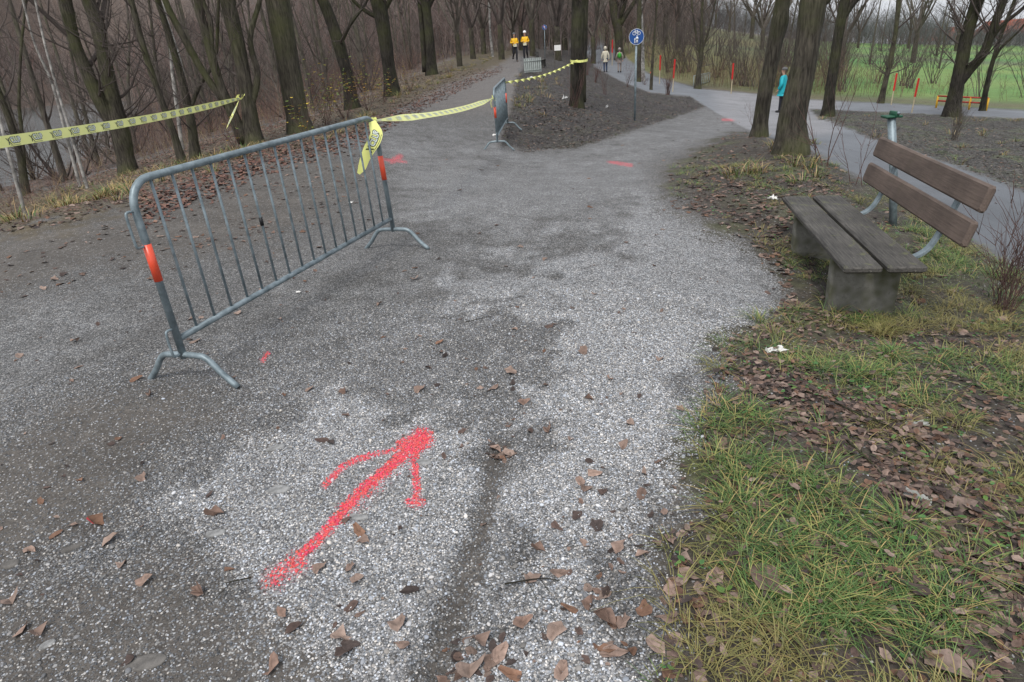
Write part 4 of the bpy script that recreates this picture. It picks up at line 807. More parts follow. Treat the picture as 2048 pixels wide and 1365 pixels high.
FT = [[(508,288,34),(500,230,30),(492,180,26),(478,100,27),(455,0,30)],[(490,285,26),(462,220,20),(440,170,17),(420,100,17),(395,0,15)],[(455,215,13),(410,150,13),(370,80,14),(330,0,12)],[(500,215,17),(515,150,12),(500,80,11),(520,0,9)],[(440,170,12),(424,110,12),(420,40,11),(405,0,10)]]
kt('forked_tree', 'many-stemmed forked tree holding the end of the left tape', FT, seed=6, low=.7, lowlimbs=2, H=8, limbs=5)
kt('mossy_tree', 'thick straight mossy trunk rising behind the middle of the near barrier', [[(602,264,42),(588,195,44),(575,120,44),(565,60,46),(555,0,48)]], seed=7, H=9, limbs=9, mat=M_BARKP)
kt('bare_tree', 'slim tree with a side fork right of the thick mossy trunk', [[(706,218,26),(694,150,22),(678,90,25),(665,50,23),(645,0,23)],[(682,85,9),(700,50,7),(722,20,6),(735,0,5)]], seed=8, low=1.6, lowlimbs=3, H=8, limbs=6, mat=M_BARKD)
kt('bare_tree', 'dark upright tree on the verge with a long low branch to the left', [[(786,192,28),(777,130,25),(769,70,27),(760,20,31),(755,0,33)],[(760,38,9),(735,25,8),(710,5,7),(695,-20,6)],[(763,30,12),(775,10,10),(788,-20,9)]], seed=9, H=8, limbs=8, mat=M_BARKD)
kt('bare_tree', 'dark tree at the path verge forking just below the top of the view', [[(864,150,20),(860,90,19),(854,30,18),(850,0,22)],[(852,20,10),(838,0,9),(815,-30,8)],[(854,22,10),(866,-2,8),(880,-30,7)],[(850,145,11),(846,90,10),(842,40,9),(838,0,8)]], seed=10, H=8, limbs=8, mat=M_BARKD)
kt('mound_tree', 'dark double-ribbed tree on the earth mound with tape tied around it', [[(1154,214,26),(1154,150,27),(1156,90,28),(1157,40,29),(1158,0,30)],[(1166,205,13),(1166,140,13),(1168,80,14),(1170,0,14)]], seed=11, H=9, limbs=8, mat=M_BARKD, flare=1.25)
kt('leaning_tree', 'slimmer of the two big leaning trees by the asphalt, left one', [[(1518,274,32),(1522,240,29),(1530,190,29),(1542,130,29),(1551,82,29),(1560,42,34),(1566,0,28)]], seed=12, H=9, limbs=8, mat=M_BARK, flare=1.2)
kt('leaning_tree', 'thickest trunk, leaning right, beside the asphalt and above the leaf litter', [[(1582,302,60),(1585,238,54),(1601,165,50),(1611,118,47),(1617,70,46),(1627,0,51)],[(1618,30,22),(1645,5,20),(1670,-30,18)]], seed=13, H=9, limbs=9, mat=M_BARK, flare=1.22)
kt('bare_tree', 'dark trunk on the mulch strip forking near the top, right of the thickest trunk', [[(1655,234,22),(1661,180,20),(1668,130,19),(1676,75,19),(1686,20,20),(1690,0,19)],[(1682,45,11),(1698,20,11),(1718,-10,10)]], seed=14, H=8, limbs=7, mat=M_BARKD)
kt('bare_tree', 'thin grey tree behind the road right of the dark forking trunk', [[(1761,207,11),(1772,160,10),(1782,115,9),(1792,60,8),(1797,0,8)]], seed=15, H=8, limbs=14, low=1., lowlimbs=6, maxlev=3)
kt('forked_tree', 'large forked tree leaning right on the mulch strip in front of the railing', [[(1902,234,28),(1913,180,26),(1924,120,24),(1935,65,23),(1955,0,24)],[(1914,172,20),(1940,140,17),(1968,105,17),(1985,60,16),(2008,0,15)],[(1978,85,9),(2005,50,8),(2048,15,7)]], seed=16, H=8, limbs=6, low=1.4, lowlimbs=4, mat=M_BARKD)
kt('bare_tree', 'thin dark tree behind the railing at the far right', [[(1964,222,10),(1975,165,9),(1985,125,8),(2004,65,7),(2030,0,7)],[(1985,125,6),(2003,95,5),(2040,60,4)]], seed=17, H=8, limbs=8, low=1., lowlimbs=4, mat=M_BARKD)
kt('sapling', 'thin young tree with a red and white tape mark on its stem', [[(1302,180,6),(1305,120,5),(1308,80,4.5),(1312,30,3.5),(1315,0,3)]], seed=18, H=7, limbs=12, low=1.2, lowlimbs=8, limblen=1.8, flare=1.1)
kt('bare_tree', 'thin roadside tree with upright fanning branches in front of the green railing', [[(1395,178,12),(1398,140,9),(1402,110,9),(1403,60,6),(1405,0,5)],[(1401,112,5),(1392,70,4),(1385,20,3)],[(1402,108,5),(1418,60,4),(1432,0,3)]], seed=19, H=7, limbs=12, low=1., lowlimbs=8)
kt('willow_tree', 'wide grey trunk of the spreading tree right beside the two walkers', [[(1240,118,17),(1238,90,15),(1236,60,17),(1232,40,20),(1225,0,14)],[(1240,50,12),(1255,25,9),(1272,0,7)],[(1233,45,10),(1248,15,8),(1250,-10,7)]], seed=20, H=9, limbs=10, limblen=4)
kt('bare_tree', 'dark trunk directly behind the round blue sign', [[(1276,126,11),(1278,80,10),(1279,0,9)]], seed=21, H=8, limbs=9, D=47); kt('birch_tree', 'spotted birch trunk right of the blue sign pole', [[(1286,130,8),(1285,80,6),(1282,0,5)]], seed=22, H=9, limbs=7, mat=M_BIRCH, D=49)
# mark on the sapling, band on the mound tree
P = AT(1303, 146, math.hypot(*G(1302, 180)[:2])); o = MB().tube([(0, 0, -.05), (0, 0, .05)], .07, 10).build('tape_mark', M_RED); o.location = P; tag(o, 'red mark band around the stem of the young tree by the road', 'marker')
P = AT(1158, 121, DT); TBm = P-np.array([0, 0, 0]); m = MB(); an = np.linspace(0, 2*PI, 25); Pq = np.stack([.24*np.cos(an), .24*np.sin(an), .02*np.sin(an)], -1); m.add(np.concatenate([Pq-[0, 0, .03], Pq+[0, 0, .03]]), [np.array([(i, i+1, 26+i, 25+i) for i in range(24)])]); o = m.build('tree_band', M_TAPE); o.location = P; tag(o, 'yellow tape band wound around the trunk on the mound', 'tape')
# birches at the pond
for i, st in enumerate([[(150,300,6),(118,190,5),(90,90,4.5),(70,0,4)], [(133,290,6),(105,170,5),(70,90,4),(45,0,4)], [(352,250,7),(345,150,6),(338,70,5),(325,0,4)], [(380,240,6),(360,120,5),(330,30,4),(300,-30,4)], [(12,330,7),(5,260,6),(-8,180,5),(-20,100,5)], [(985,110,5),(980,60,4),(978,0,4)]]):
    kt('birch_tree', ['pale birch with white bark, right one of the pair crossing the tape', 'pale birch with white bark, left one of the pair crossing the tape', 'white birch trunk deep between the thin mossy trees', 'slanting white birch behind the thin mossy trees', 'pale birch at the left edge beyond the slender mossy tree', 'thin pale birch standing where the gravel path fades'][i], [st], seed=30+i, H=8, limbs=7, mat=M_BIRCH, limblen=1.8, D=[20, 22, 24, 22, 17, 60][i], flare=1.1)

# prototypes copied through the wood
def proto(kind, seed):
    rs = np.random.RandomState(seed); T = Tree(rs); tm = MB(); name = {'avenue': 'avenue_tree', 'slim': 'slender_tree', 'shrub': 'shrub'}[kind]; root = root_at(name, (0, 0, 0))
    if kind == 'avenue':
        P = np.array([(0, 0, -.3), (0, 0, 0), (.03, 0, 1.2), (0, .04, 2.6)]); tm.tube(catmull(P, 4), np.interp(np.arange(13), [0, 4, 12], [.32, .27, .21]), 12, noise=.2)
        for k in range(7): a = k*2.4+rs.rand(); T.grow((0, .04, 2.2+.4*rs.rand()), (math.cos(a)*.55, math.sin(a)*.55, 1), 6+2*rs.rand(), .11, 0, 3, (6, 5, 4), .06, .2, .6)
    elif kind == 'slim':
        H = 9+2*rs.rand(); ln = rs.randn(2)*.5; P = np.array([(0, 0, -.3), (0, 0, 0), (ln[0]*.3, ln[1]*.3, 2.5), (ln[0], ln[1], 5.5), (ln[0]*1.6, ln[1]*1.6, H)]); Pc = catmull(P, 5); rc = np.interp(np.arange(len(Pc)), [0, 5, len(Pc)-1], [.12, .095, .015]); tm.tube(Pc, rc, 8, noise=.15)
        for k in range(20): t = .15+.8*rs.rand(); i = int(t*len(Pc)); a = rs.rand()*6.28; T.grow(Pc[i], (math.cos(a), math.sin(a), .7+.6*rs.rand()), 2.2*(1.15-t), rc[i]*.35, 1, 3, (5, 5, 4), .08, .22, .7)
    else:
        for k in range(11): a = rs.rand()*6.28; T.grow((rs.randn()*.15, rs.randn()*.15, -.05), (math.cos(a)*.35, math.sin(a)*.35, 1), 2.4+1.6*rs.rand(), .021, 1, 3, (6, 6, 4), .03, .16, .45)
    if tm.n: tm.build('trunk', M_BARKS if kind != 'avenue' else M_BARK, root)
    T.crown('branches', root, M_TWIG if seed % 2 else M_TWIGP, 0); return root
PA = [proto('avenue', 41), proto('avenue', 42)]; PS = [proto('slim', k) for k in (51, 52, 53, 54)]; PH = [proto('shrub', k) for k in (61, 62, 63)]
used = set(); rs = np.random.RandomState(99)
def plant(pr, x, y, sc, lab, cat, group):
    o = pr if pr.name not in used else ctree(pr); used.add(pr.name); o.location = (x, y, float(gz(x, y))); o.rotation_euler = (0, 0, rs.rand()*6.28); o.scale = (sc, sc, sc*(.9+.25*rs.rand())); return tag(o, lab, cat, group)
for i, (a, D, s_) in enumerate([(943,58,.85),(966,66,.9),(1001,52,.85),(1027,64,.8),(1042,68,.9),(1064,62,1.),(1115,56,.95),(1186,64,.85),(1214,72,.95),(1090,85,1.),(1150,90,1.),(915,46,.7),(1330,75,1.),(1365,80,1.1),(1255,88,1.)]):
    P = AT(a, 80, D); plant(PA[i % 2], P[0], P[1], s_, 'bare spreading avenue tree along the far end of the gravel path', 'tree', 'avenue trees at the far end of the path')
n_ = 0
while n_ < 66:
    th = R(-52+54*rs.rand()); r_ = 13+55*rs.rand()**1.1; x_, y_ = math.sin(th)*r_, math.cos(th)*r_; z_ = float(gz(x_, y_)); a, b, _ = proj(np.array([x_]), np.array([y_]), np.array([z_]))
    if z_ < -2.55 or pdist(Z_FOREST, a, b)[0] < 4: continue
    plant(PS[rs.randint(4)], x_, y_, .7+.5*rs.rand(), 'slender bare tree standing in the brown wood beyond the left verge', 'tree', 'slender trees of the wood left of the path'); n_ += 1
for i in range(34):
    th = R(-58+26*rs.rand()) if i % 2 else R(-12+18*rs.rand()); r_ = (92 if i % 2 else 74)+22*rs.rand(); x_, y_ = math.sin(th)*r_, math.cos(th)*r_
    plant(PS[rs.randint(4)] if i % 3 else PA[rs.randint(2)], x_, y_, 1.1+.4*rs.rand(), 'bare tree on the far side of the pond and wood', 'tree', 'trees far behind the wood')
for i in range(78):
    th = R(9+33*rs.rand()); r_ = np.interp(math.degrees(th), [9, 20, 42], [60, 45, 40])+2+14*rs.rand()**1.5; x_, y_ = math.sin(th)*r_, math.cos(th)*r_
    a, b, _ = proj(np.array([x_]), np.array([y_]), np.array([float(gz(x_, y_))]))
    if pdist(Z_ASPH, a, b)[0] > -6 or (a[0] > 1700 and i % 3): continue
    plant(PH[rs.randint(3)], x_, y_, .8+.45*rs.rand(), 'bare many-stemmed shrub on the bank beyond the asphalt road', 'shrub', 'shrubs beyond the road')
for i in range(13):
    a = 1330+55*i+rs.rand()*30; D = 62+22*rs.rand()
    if a > 1930: continue
    P = AT(a, 100, D); plant(PS[rs.randint(4)] if i % 3 else PA[i % 2], P[0], P[1], .75+.3*rs.rand(), 'bare tree at the meadow edge behind the roadside shrubs', 'tree', 'trees at the meadow edge')
# small shrubs and seedlings on the mound and bank
def seedling(px, py, h, n, lab, seed, spread=.35, rad=.004, cat='shrub', mat=None, D=None):
    rs_ = np.random.RandomState(seed); P = G(px, py); root = empty('seedling', P); T = Tree(rs_)
    for k in range(n): a = rs_.rand()*6.28; T.grow((rs_.randn()*.04, rs_.randn()*.04, -.03), (math.cos(a)*spread, math.sin(a)*spread, 1), h*(.6+.5*rs_.rand()), rad, 2, 3, (4, 4, 5, 4), .05, .18, .55)
    T.crown('stems', root, mat or M_RTWIG, 0); return tag(root, lab, cat)
M_RTWIG = plain('reddish_twigs', (.13, .075, .065), .85, var=.4, sc=4)
seedling(2010, 620, .75, 34, 'reddish bushy twig shrub at the right edge beside the asphalt', 1, .22, .003)
seedling(1645, 330, 1.2, 4, 'bare red sapling right of the thickest trunk', 2, .3, .008); seedling(1712, 372, .9, 3, 'thin bare sprigs between the sapling and the bench', 3, .3, .006)
seedling(1908, 280, 1.0, 26, 'tall pale dry stems on the mulch strip below the forked tree', 4, .18, .007, mat=M_TWIGP); seedling(1190, 165, 1.1, 14, 'reddish brush on the mound crest next to the mound tree', 5, .35, .009); seedling(1255, 175, 1.3, 9, 'bare twigs in front of the green rucksack walker', 6, .3, .009)
seedling(1335, 190, 1.3, 22, 'brown brush at the mound tip right of the young tree', 7, .25, .012); seedling(1290, 170, .9, 8, 'sparse bare sprig at the mound edge before the young tree', 8, .5, .01); seedling(1150, 216, 1.2, 12, 'thin suckers round the foot of the mound tree', 9, .3, .006)
seedling(1510, 262, .8, 10, 'dark low twigs left of the slimmer leaning tree', 10, .4, .006); seedling(1175, 150, 1.2, 16, 'brown brush behind the mound tree', 11, .35, .009); seedling(1210, 190, 1.2, 6, 'single row of bare shoots on the mound slope', 12, .2, .007)
# yellow-leaved brambles at the verge
BRC = np.array([(.45, .33, .04), (.40, .38, .06), (.22, .33, .07), (.5, .28, .05)])
for i, (a, b, h, n, nl, lab) in enumerate([(655,250,1.3,12,150,'leafy bramble with green leaves right of the thick mossy trunk'),(690,238,1.3,12,170,'yellow-leaved bramble between the mossy trunk and slim tree'),(735,222,1.3,12,150,'yellow-leaved bramble left of the dark upright tree'),(610,275,.8,8,60,'low bramble at the foot of the thick mossy trunk'),(820,185,.9,9,60,'sparse yellow bramble right of the dark upright tree'),(900,152,1.,10,50,'sparse bramble further along the left verge'),(770,205,.8,8,90,'small yellow bramble under the dark upright tree'),(470,300,.7,8,12,'nearly leafless bramble below the forked tree')]):
    o = seedling(a, b, h, n, lab, 70+i, .5, .006, 'bramble'); o.name = 'bramble'; v = np.array([q.co[:] for q in o.children[0].data.vertices]); v = v[v[:, 2] > .2*h]; sel = v[rs.randint(0, len(v), nl)]
    V, F, c = leaves(sel, .05+.04*rs.rand(nl), .5, BRC if i else BRC[[2, 2, 1, 0]]); mesh('foliage', V, F, M_LEAF, o, col=c)
for i, (a, b, D) in enumerate([(1205, 85, 60), (1500, 95, 48), (1560, 95, 50)]):
    P = AT(a, b, D); P[2] = gz(P[0], P[1]); 

# undergrowth: reddish and straw stems, uncountable
def stems(n, r0, r1, t0, t1, pw, ok, hfun, rad, side, name, cols, wts, lean=.25, slen=.35, mat=None):
    x, y, z, px, py, r = sample(n, r0, r1, t0, t1, pw); k = RS.rand(n) < ok(px, py, x, y, r, z); x, y, z, r, px, py = x[k], y[k], z[k], r[k], px[k], py[k]; n = len(x)
    h = hfun(px, py, x, y, r)*(.5+.8*RS.rand(n)); a = RS.rand(n)*6.28; ln = lean*RS.rand(n); P0 = np.stack([x, y, z-.05], -1); D = np.stack([np.cos(a)*ln, np.sin(a)*ln, np.ones(n)], -1)
    pts_ = [P0]; 
    for j in range(3): D = D+RS.randn(n, 3)*np.array([.12, .12, 0]); pts_.append(pts_[-1]+D*(h/3)[:, None])
    rr = rad*(.6+.8*RS.rand(n))*np.interp(r, [8, 60, 140], [1, 1.9, 3.5]); A0 = [], [], [], []; CC = []; c0 = cols[RS.choice(len(cols), n, p=wts)]*(.6+.7*RS.rand(n, 1))
    for j in range(3): A0[0].append(pts_[j]); A0[1].append(pts_[j+1]); A0[2].append(rr*(1-j*.28)); A0[3].append(rr*(1-(j+1)*.28)); CC.append(c0)
    for q in range(side):
        t = .25+.7*RS.rand(n); j = np.minimum((t*3).astype(int), 2); f = (t*3-j)[:, None]; S = np.stack(pts_, 0); p = S[j, np.arange(n)]*(1-f)+S[j+1, np.arange(n)]*f; a = RS.rand(n)*6.28
        d = np.stack([np.cos(a), np.sin(a), .5+1.1*RS.rand(n)], -1)*(h*slen*(.5+RS.rand(n))*(1.1-t))[:, None]; A0[0].append(p); A0[1].append(p+d); A0[2].append(rr*.55); A0[3].append(rr*.25); CC.append(c0)
    V, F = prisms(*[np.concatenate(q) for q in A0], n=3); o = mesh(name, V, [F], mat or M_STEM, None, col=np.repeat(np.concatenate(CC), 6, axis=0)); return tag(o, kind='stuff')
M_STEM = vcol('dry_stem', .9, .2, 8, 0, .15)
SC_ = np.array([(.16, .11, .10), (.125, .09, .08), (.20, .14, .12), (.30, .22, .14), (.085, .065, .058), (.20, .115, .095)])
stems(15000, 9, 60, -53, 3, 0., lambda px, py, x, y, r, z: inP(Z_FOREST, px, py)*(z > -2.5)*.9*np.where((px < 260) & (py > 190), .12, 1), lambda px, py, x, y, r: .6+1.5*fbm(x*.3, y*.3, 2), .0045, 6, 'undergrowth', SC_, [.25, .2, .2, .1, .1, .15])
stems(9000, 7, 45, -53, 0, 0., lambda px, py, x, y, r, z: smooth(1-np.abs(pdist(Z_FOREST, px, py)-14)/34)*(z > -2.5)*smooth((fbm(x*.5, y*.5, 2)-.3)*5), lambda px, py, x, y, r: .45+.25*fbm(x, y, 2), .0035, 2, 'dry_reeds', np.array([(.33, .25, .14), (.26, .18, .10), (.38, .31, .19), (.22, .12, .09)]), [.35, .25, .2, .2], .5)
stems(7500, 66, 125, -60, 16, .5, lambda px, py, x, y, r, z: .95*(z > -2.5), lambda px, py, x, y, r: (3+5*fbm(x*.05, y*.05, 2))*np.where(x < -20, 1.2, 1.), .012, 14, 'distant_woodland', np.array([(.21, .17, .155), (.16, .13, .12), (.26, .21, .19), (.22, .145, .125)]), [.3, .3, .2, .2], .2, .3)
stems(6000, 42, 66, 9, 42, .3, lambda px, py, x, y, r, z: (pdist(Z_ASPH, px, py) < -5)*inP(Z_MEADOW, px, py)*(r < np.interp(np.degrees(np.arctan2(x, y)), [9, 20, 40], [66, 52, 48]))*np.where(px > 1940, .12, np.where(px > 1680, .4, .9)), lambda px, py, x, y, r: .5+2.*fbm(x*.2, y*.2, 2)*np.where(px > 1700, .8, 1), .005, 5, 'roadside_brush', np.array([(.15, .10, .085), (.17, .16, .08), (.22, .18, .10), (.19, .11, .09)]), [.3, .25, .25, .2], .3)
stems(350, 9, 26, -53, -30, 0., lambda px, py, x, y, r, z: (z > -3.0)*(z < -1.2)*1., lambda px, py, x, y, r: .9+0*r, .004, 9, 'pond_brush', SC_, [.25, .2, .2, .1, .1, .15], .6)

# ------------------------------------------------------------------ signs, stakes, litter
M_SBLUE = plain('traffic_blue', (.012, .07, .26), .4, var=.06); M_SWHITE = plain('sign_white', (.72, .74, .76), .45, var=.04)
def strokes(m, pts_, r, n=6): m.tube(pts_, r, n)
def round_sign(base, cen, rad, lab, detail=True):
    root = empty('round_sign', base); d = cen-base; d[1] += .0; nrm = ORG-cen; nrm[2] = 0; nrm /= np.linalg.norm(nrm); rt_ = np.array([-nrm[1], nrm[0], 0.])
    MB().tube([(0, 0, -.3), d+np.array([0, 0, rad*.95])], .03 if detail else .025, 12).build('pole', M_STEEL, root)
    f = d+nrm*.045; plate = MB().disc(f, rad, nrm, 32, .004).build('sign_plate', M_SBLUE, root, smooth_=False)
    Pq = [f+rt_*rad*.975*math.cos(a)+ZV*rad*.975*math.sin(a)+nrm*.003 for a in np.linspace(0, 2*PI, 33)]; MB().tube(Pq, rad*.022, 6).build('rim', M_SWHITE, plate)
    q = lambda u, v: f+rt_*(-u)*rad+ZV*v*rad+nrm*.006; m = MB(); sw = rad*.035
    if detail:
        for cx in (-.3, .3): m.tube([q(cx+.2*math.cos(a), .42+.2*math.sin(a)) for a in np.linspace(0, 2*PI, 17)], sw, 5)
        for a in ([(-.3, .42), (-.12, .72), (.2, .72), (.3, .42)], [(-.12, .72), (0, .42), (.2, .72)], [(0, .42), (-.3, .42)], [(.2, .72), (.16, .84), (.28, .86)], [(-.18, .78), (-.06, .78)]): m.tube([q(*p) for p in a], sw, 5)
        m.build('bicycle_symbol', M_SWHITE, plate); m = MB()
        m.disc(q(-.08, .08), rad*.085, nrm, 12, .003); m.tube([q(-.08, -.02), q(-.08, -.36)], rad*.11, 8); m.tube([q(-.13, -.3), q(-.16, -.8)], rad*.055, 6); m.tube([q(-.03, -.3), q(-.0, -.8)], rad*.055, 6); m.tube([q(-.17, -.04), q(-.24, -.36)], rad*.04, 6); m.tube([q(.0, -.05), q(.17, -.36)], rad*.04, 6)
        m.disc(q(.22, -.22), rad*.065, nrm, 12, .003); m.tube([q(.22, -.3), q(.22, -.52)], rad*.075, 8); m.tube([q(.19, -.5), q(.17, -.8)], rad*.04, 6); m.tube([q(.25, -.5), q(.28, -.8)], rad*.04, 6); m.build('pedestrian_symbol', M_SWHITE, plate)
        m = MB(); m.box(d+np.array([0, 0, rad*.5]), (.09, .05, .03), bev=.004); m.box(d-np.array([0, 0, rad*.5]), (.09, .05, .03), bev=.004); m.build('clamp', M_STEEL, root)
    else:
        m.disc(q(-.1, .4), rad*.13, nrm, 10, .003); m.tube([q(-.1, .3), q(-.05, -.1)], rad*.14, 6); m.tube([q(-.05, -.1), q(-.25, -.6)], rad*.09, 6); m.tube([q(-.05, -.1), q(.2, -.55)], rad*.09, 6); m.tube([q(.25, .2), q(.25, -.1)], rad*.1, 6); m.build('pedestrian_symbol', M_SWHITE, plate); m = MB(); m.tube([q(.6, .6), q(-.6, -.6)], rad*.09, 6); m.build('red_bar', M_RED, plate)
    return tag(root, lab, 'sign')
B0 = G(1269, 241); DS = math.hypot(B0[0], B0[1]); c_ = AT(1273, 74, DS); round_sign(B0, c_, 14.9/ppm(c_), 'round blue sign with white bicycle and pedestrians on a grey pole')
B0 = AT(1089, 102, 56); B0[2] = gz(B0[0], B0[1]); DS = math.hypot(B0[0], B0[1]); c_ = AT(1089, 55, DS); round_sign(B0, c_, 4.8/ppm(c_), 'small blue round sign far along the gravel path', False)
# notice board on stakes
B0 = AT(1115, 110, 40); B0[2] = gz(B0[0], B0[1]); c_ = AT(1115, 96, 40); s_ = ppm(c_); root = empty('notice', B0); d = c_-B0; MB().tube([(-.2, 0, -.2), d*[1, 1, 1]+np.array([-.13, 0, .3])], .015, 6).build('post', M_TWIGP, root); m = MB().box(d+np.array([0, -.03, 0]), (13/s_, .012, 10/s_)); pn = m.build('sheet', M_WHITE, root, smooth_=False)
m = MB().tube([d+np.array([-.15, -.02, 8/s_]), d+np.array([.14, -.02, 10/s_])], .012, 6); m.build('crossbar', M_TWIGP, root); tag(root, 'white notice sheet hung on a thin post left of the mound tree', 'notice')
# far small bench
B0 = AT(1083, 122, 44); B0[2] = gz(B0[0], B0[1]); root = empty('park_bench', B0, R(80)); MB().box((0, 0, .42), (1.7, .4, .04), bev=.01).build('seat', M_SEAT, root, smooth_=False); m = MB(); m.box((0, .25, .62), (1.7, .03, .12)); m.box((0, .28, .8), (1.7, .03, .12)); m.build('backrest', M_SEAT, root, smooth_=False)
for xs in (-.6, .6): m = MB(); m.box((xs, 0, .18), (.08, .38, .5)); m.box((xs, .24, .6), (.05, .04, .6)); m.build('leg', M_SEAT, root, smooth_=False)
tag(root, 'small dark bench seen end-on behind the slatted panel', 'bench')
# wooden stakes with red tops
M_STAKE = plain('pale_stake_wood', (.48, .40, .27), .8, var=.2); M_STRED = plain('red_stake_paint', (.55, .022, .02), .5, var=.1)
for i, (a, b, c_, d_, sp_, lab) in enumerate([(1321,111,1319,168,.52,'red-topped stake at the far roadside, second from the left'),(1350,119,1345,184,.58,'red-topped stake before the pale railing, third from the left'),(1467,127,1462,188,.52,'red-topped stake left of the leaning trees'),(1794,147,1782,210,.55,'red-topped stake behind the green-capped post, left of the pair'),(1838,157,1823,226,.53,'red-topped stake right of the pair, at the mulch strip'),(1225,80,1224,114,.5,'far red-topped stake between the two walkers')]):
    B0 = G(c_, d_); 
    if i == 5: B0 = AT(c_, d_, 62); B0[2] = gz(B0[0], B0[1])
    DD = math.hypot(B0[0], B0[1]); T_ = AT(a, b, DD); T_ = T_-B0; root = empty('stake', B0); w_ = .026 if i < 5 else .03; MB().tube([(0, 0, -.2), T_*(1-sp_)], w_, 4, True).build('shaft', M_STAKE, root, smooth_=False)
    MB().tube([T_*(1-sp_), T_], w_*1.7, 4).build('painted_top', M_STRED, root, smooth_=False); tag(root, lab, 'stake')
# crumpled paper and plastic
def scrap(px, py, sx, sy, hh, seed, lab, cat='litter', mat=None, rz=0.):
    rs_ = np.random.RandomState(seed); n = 7; u, v = np.meshgrid(np.linspace(-1, 1, n), np.linspace(-1, 1, n)); V = np.stack([u*sx/2*(1+.3*rs_.randn(n, n)*.5), v*sy/2*(1+.3*rs_.randn(n, n)*.5), np.abs(rs_.randn(n, n))*hh], -1).reshape(-1, 3); V[:, 2] += .004
    F = [(i*n+j, i*n+j+1, (i+1)*n+j+1, (i+1)*n+j) for i in range(n-1) for j in range(n-1)]; o = mesh(cat.replace(' ', '_') if cat != 'litter' else 'paper_scrap', V, [np.array(F)], mat or M_WHITE, None, False); o.location = G(px, py); o.rotation_euler.z = rz; return tag(o, lab, cat)
M_FILM = plain('grubby_plastic_film', (.42, .43, .40), .35, var=.3, sc=30)
scrap(1550, 705, .10, .055, .02, 1, 'crumpled white tissue on the soil in front of the bench', 'tissue'); scrap(1545, 400, .09, .05, .015, 2, 'small white scrap of paper left of the bench seat'); scrap(1060, 158, .22, .2, .05, 3, 'white paper lying on the grassy top of the mound')
scrap(598, 586, .035, .02, .006, 4, 'tiny white scrap on the gravel behind the near barrier'); scrap(1828, 1000, .11, .03, .015, 5, 'grubby strip of clear plastic in the leaf strip', 'plastic film', M_FILM, -.9); scrap(1130, 198, .3, .03, .04, 6, 'white plastic strip left of the mound tree foot', 'plastic strip', None, .9)
scrap(1214, 216, .3, .03, .05, 7, 'curved white strip on the mound slope before the blue sign', 'plastic strip', None, 1.2); scrap(992, 272, .12, .06, .02, 8, 'white scrap at the foot of the edge-on barrier'); scrap(702, 407, .05, .03, .01, 9, 'pale scrap seen through the near barrier bars'); scrap(1830, 852, .1, .03, .01, 10, 'faded scrap in the grass right of the long twig', 'litter', M_FILM)
def twig(pl, r, lab, seed):
    rs_ = np.random.RandomState(seed); P = [G(a, b)+np.array([0, 0, r+.012+.012*rs_.rand()]) for a, b in pl]; o = P[0].copy(); Pc = catmull([p-o for p in P], 5); m = MB(); m.tube(Pc, np.linspace(r, r*.4, len(Pc)), 6, noise=.3); d = (P[-1]-P[0])*.15
    for k in (len(Pc)//3, len(Pc)//2): m.tube([Pc[k], Pc[k]+d+np.array([0, .05*rs_.randn(), .02])], r*.35, 5)
    q = m.build('twig', M_BARKD); q.location = o; return tag(q, lab, 'twig')
twig([(1452,742),(1530,765),(1640,800),(1720,838),(1800,872),(1850,905)], .006, 'long dark twig lying across the bank between the grass patches', 1)
twig([(1010,1178),(1080,1165),(1120,1172)], .003, 'short brown twig on the pale gravel right of the rut', 2); twig([(505,1165),(440,1180)], .0025, 'thin twig below the tail of the arrow', 3); twig([(1690,890),(1740,935),(1760,960)], .005, 'short dark stick in the leaf strip', 4); twig([(930,650),(985,640)], .003, 'small twig on the mid gravel', 5)

# ------------------------------------------------------------------ far houses and hedgerow
M_ROOF = plain('red_roof_tiles', (.30, .09, .055), .85, var=.3, sc=3); M_WALL = plain('pale_render', (.5, .48, .44), .85, var=.1); M_PANE = plain('dark_window', (.03, .035, .04), .2)
def house(a, D, wd, dp, hw, rz, lab):
    P = AT(a, 60, D); P[2] = float(gz(P[0], P[1])); root = empty('house', P, rz); MB().box((0, 0, hw/2), (wd, dp, hw)).build('wall', M_WALL, root, smooth_=False); e = .5; h = dp*.42
    V = [(-wd/2-e, -dp/2-e, hw-.1), (wd/2+e, -dp/2-e, hw-.1), (wd/2+e, dp/2+e, hw-.1), (-wd/2-e, dp/2+e, hw-.1), (-wd/2-e, 0, hw+h), (wd/2+e, 0, hw+h)]; rf = mesh('roof', V, [np.array([(0, 1, 5, 4), (2, 3, 4, 5), (3, 2, 1, 0)]), np.array([(0, 4, 3), (1, 2, 5)])], M_ROOF, root, False)
    MB().box((wd*.2, dp*.1, hw+h*.9), (.7, .7, 1.6)).build('chimney', M_WALL, rf, smooth_=False)
    for x_ in np.linspace(-wd*.35, wd*.35, 4):
        for z_ in ((1.5, 4.2) if hw > 5 else (1.5,)): f = MB().box((x_, -dp/2-.02, z_), (1.2, .08, 1.3)).build('window', M_SWHITE, root, smooth_=False); MB().box((x_, -dp/2-.07, z_), (1., .04, 1.1)).build('pane', M_PANE, f, smooth_=False)
    return tag(root, lab, 'house')
house(2012, 270, 15, 9, 5.6, .2, 'pale house with a red tiled roof beyond the meadow at the far right'); house(1865, 300, 13, 9, 5.4, -.3, 'red-roofed house glimpsed between the branches above the railing')
house(1965, 330, 16, 9, 5.2, .5, 'more distant red roof between the two right houses')
PC = [ctree(q) for q in []]
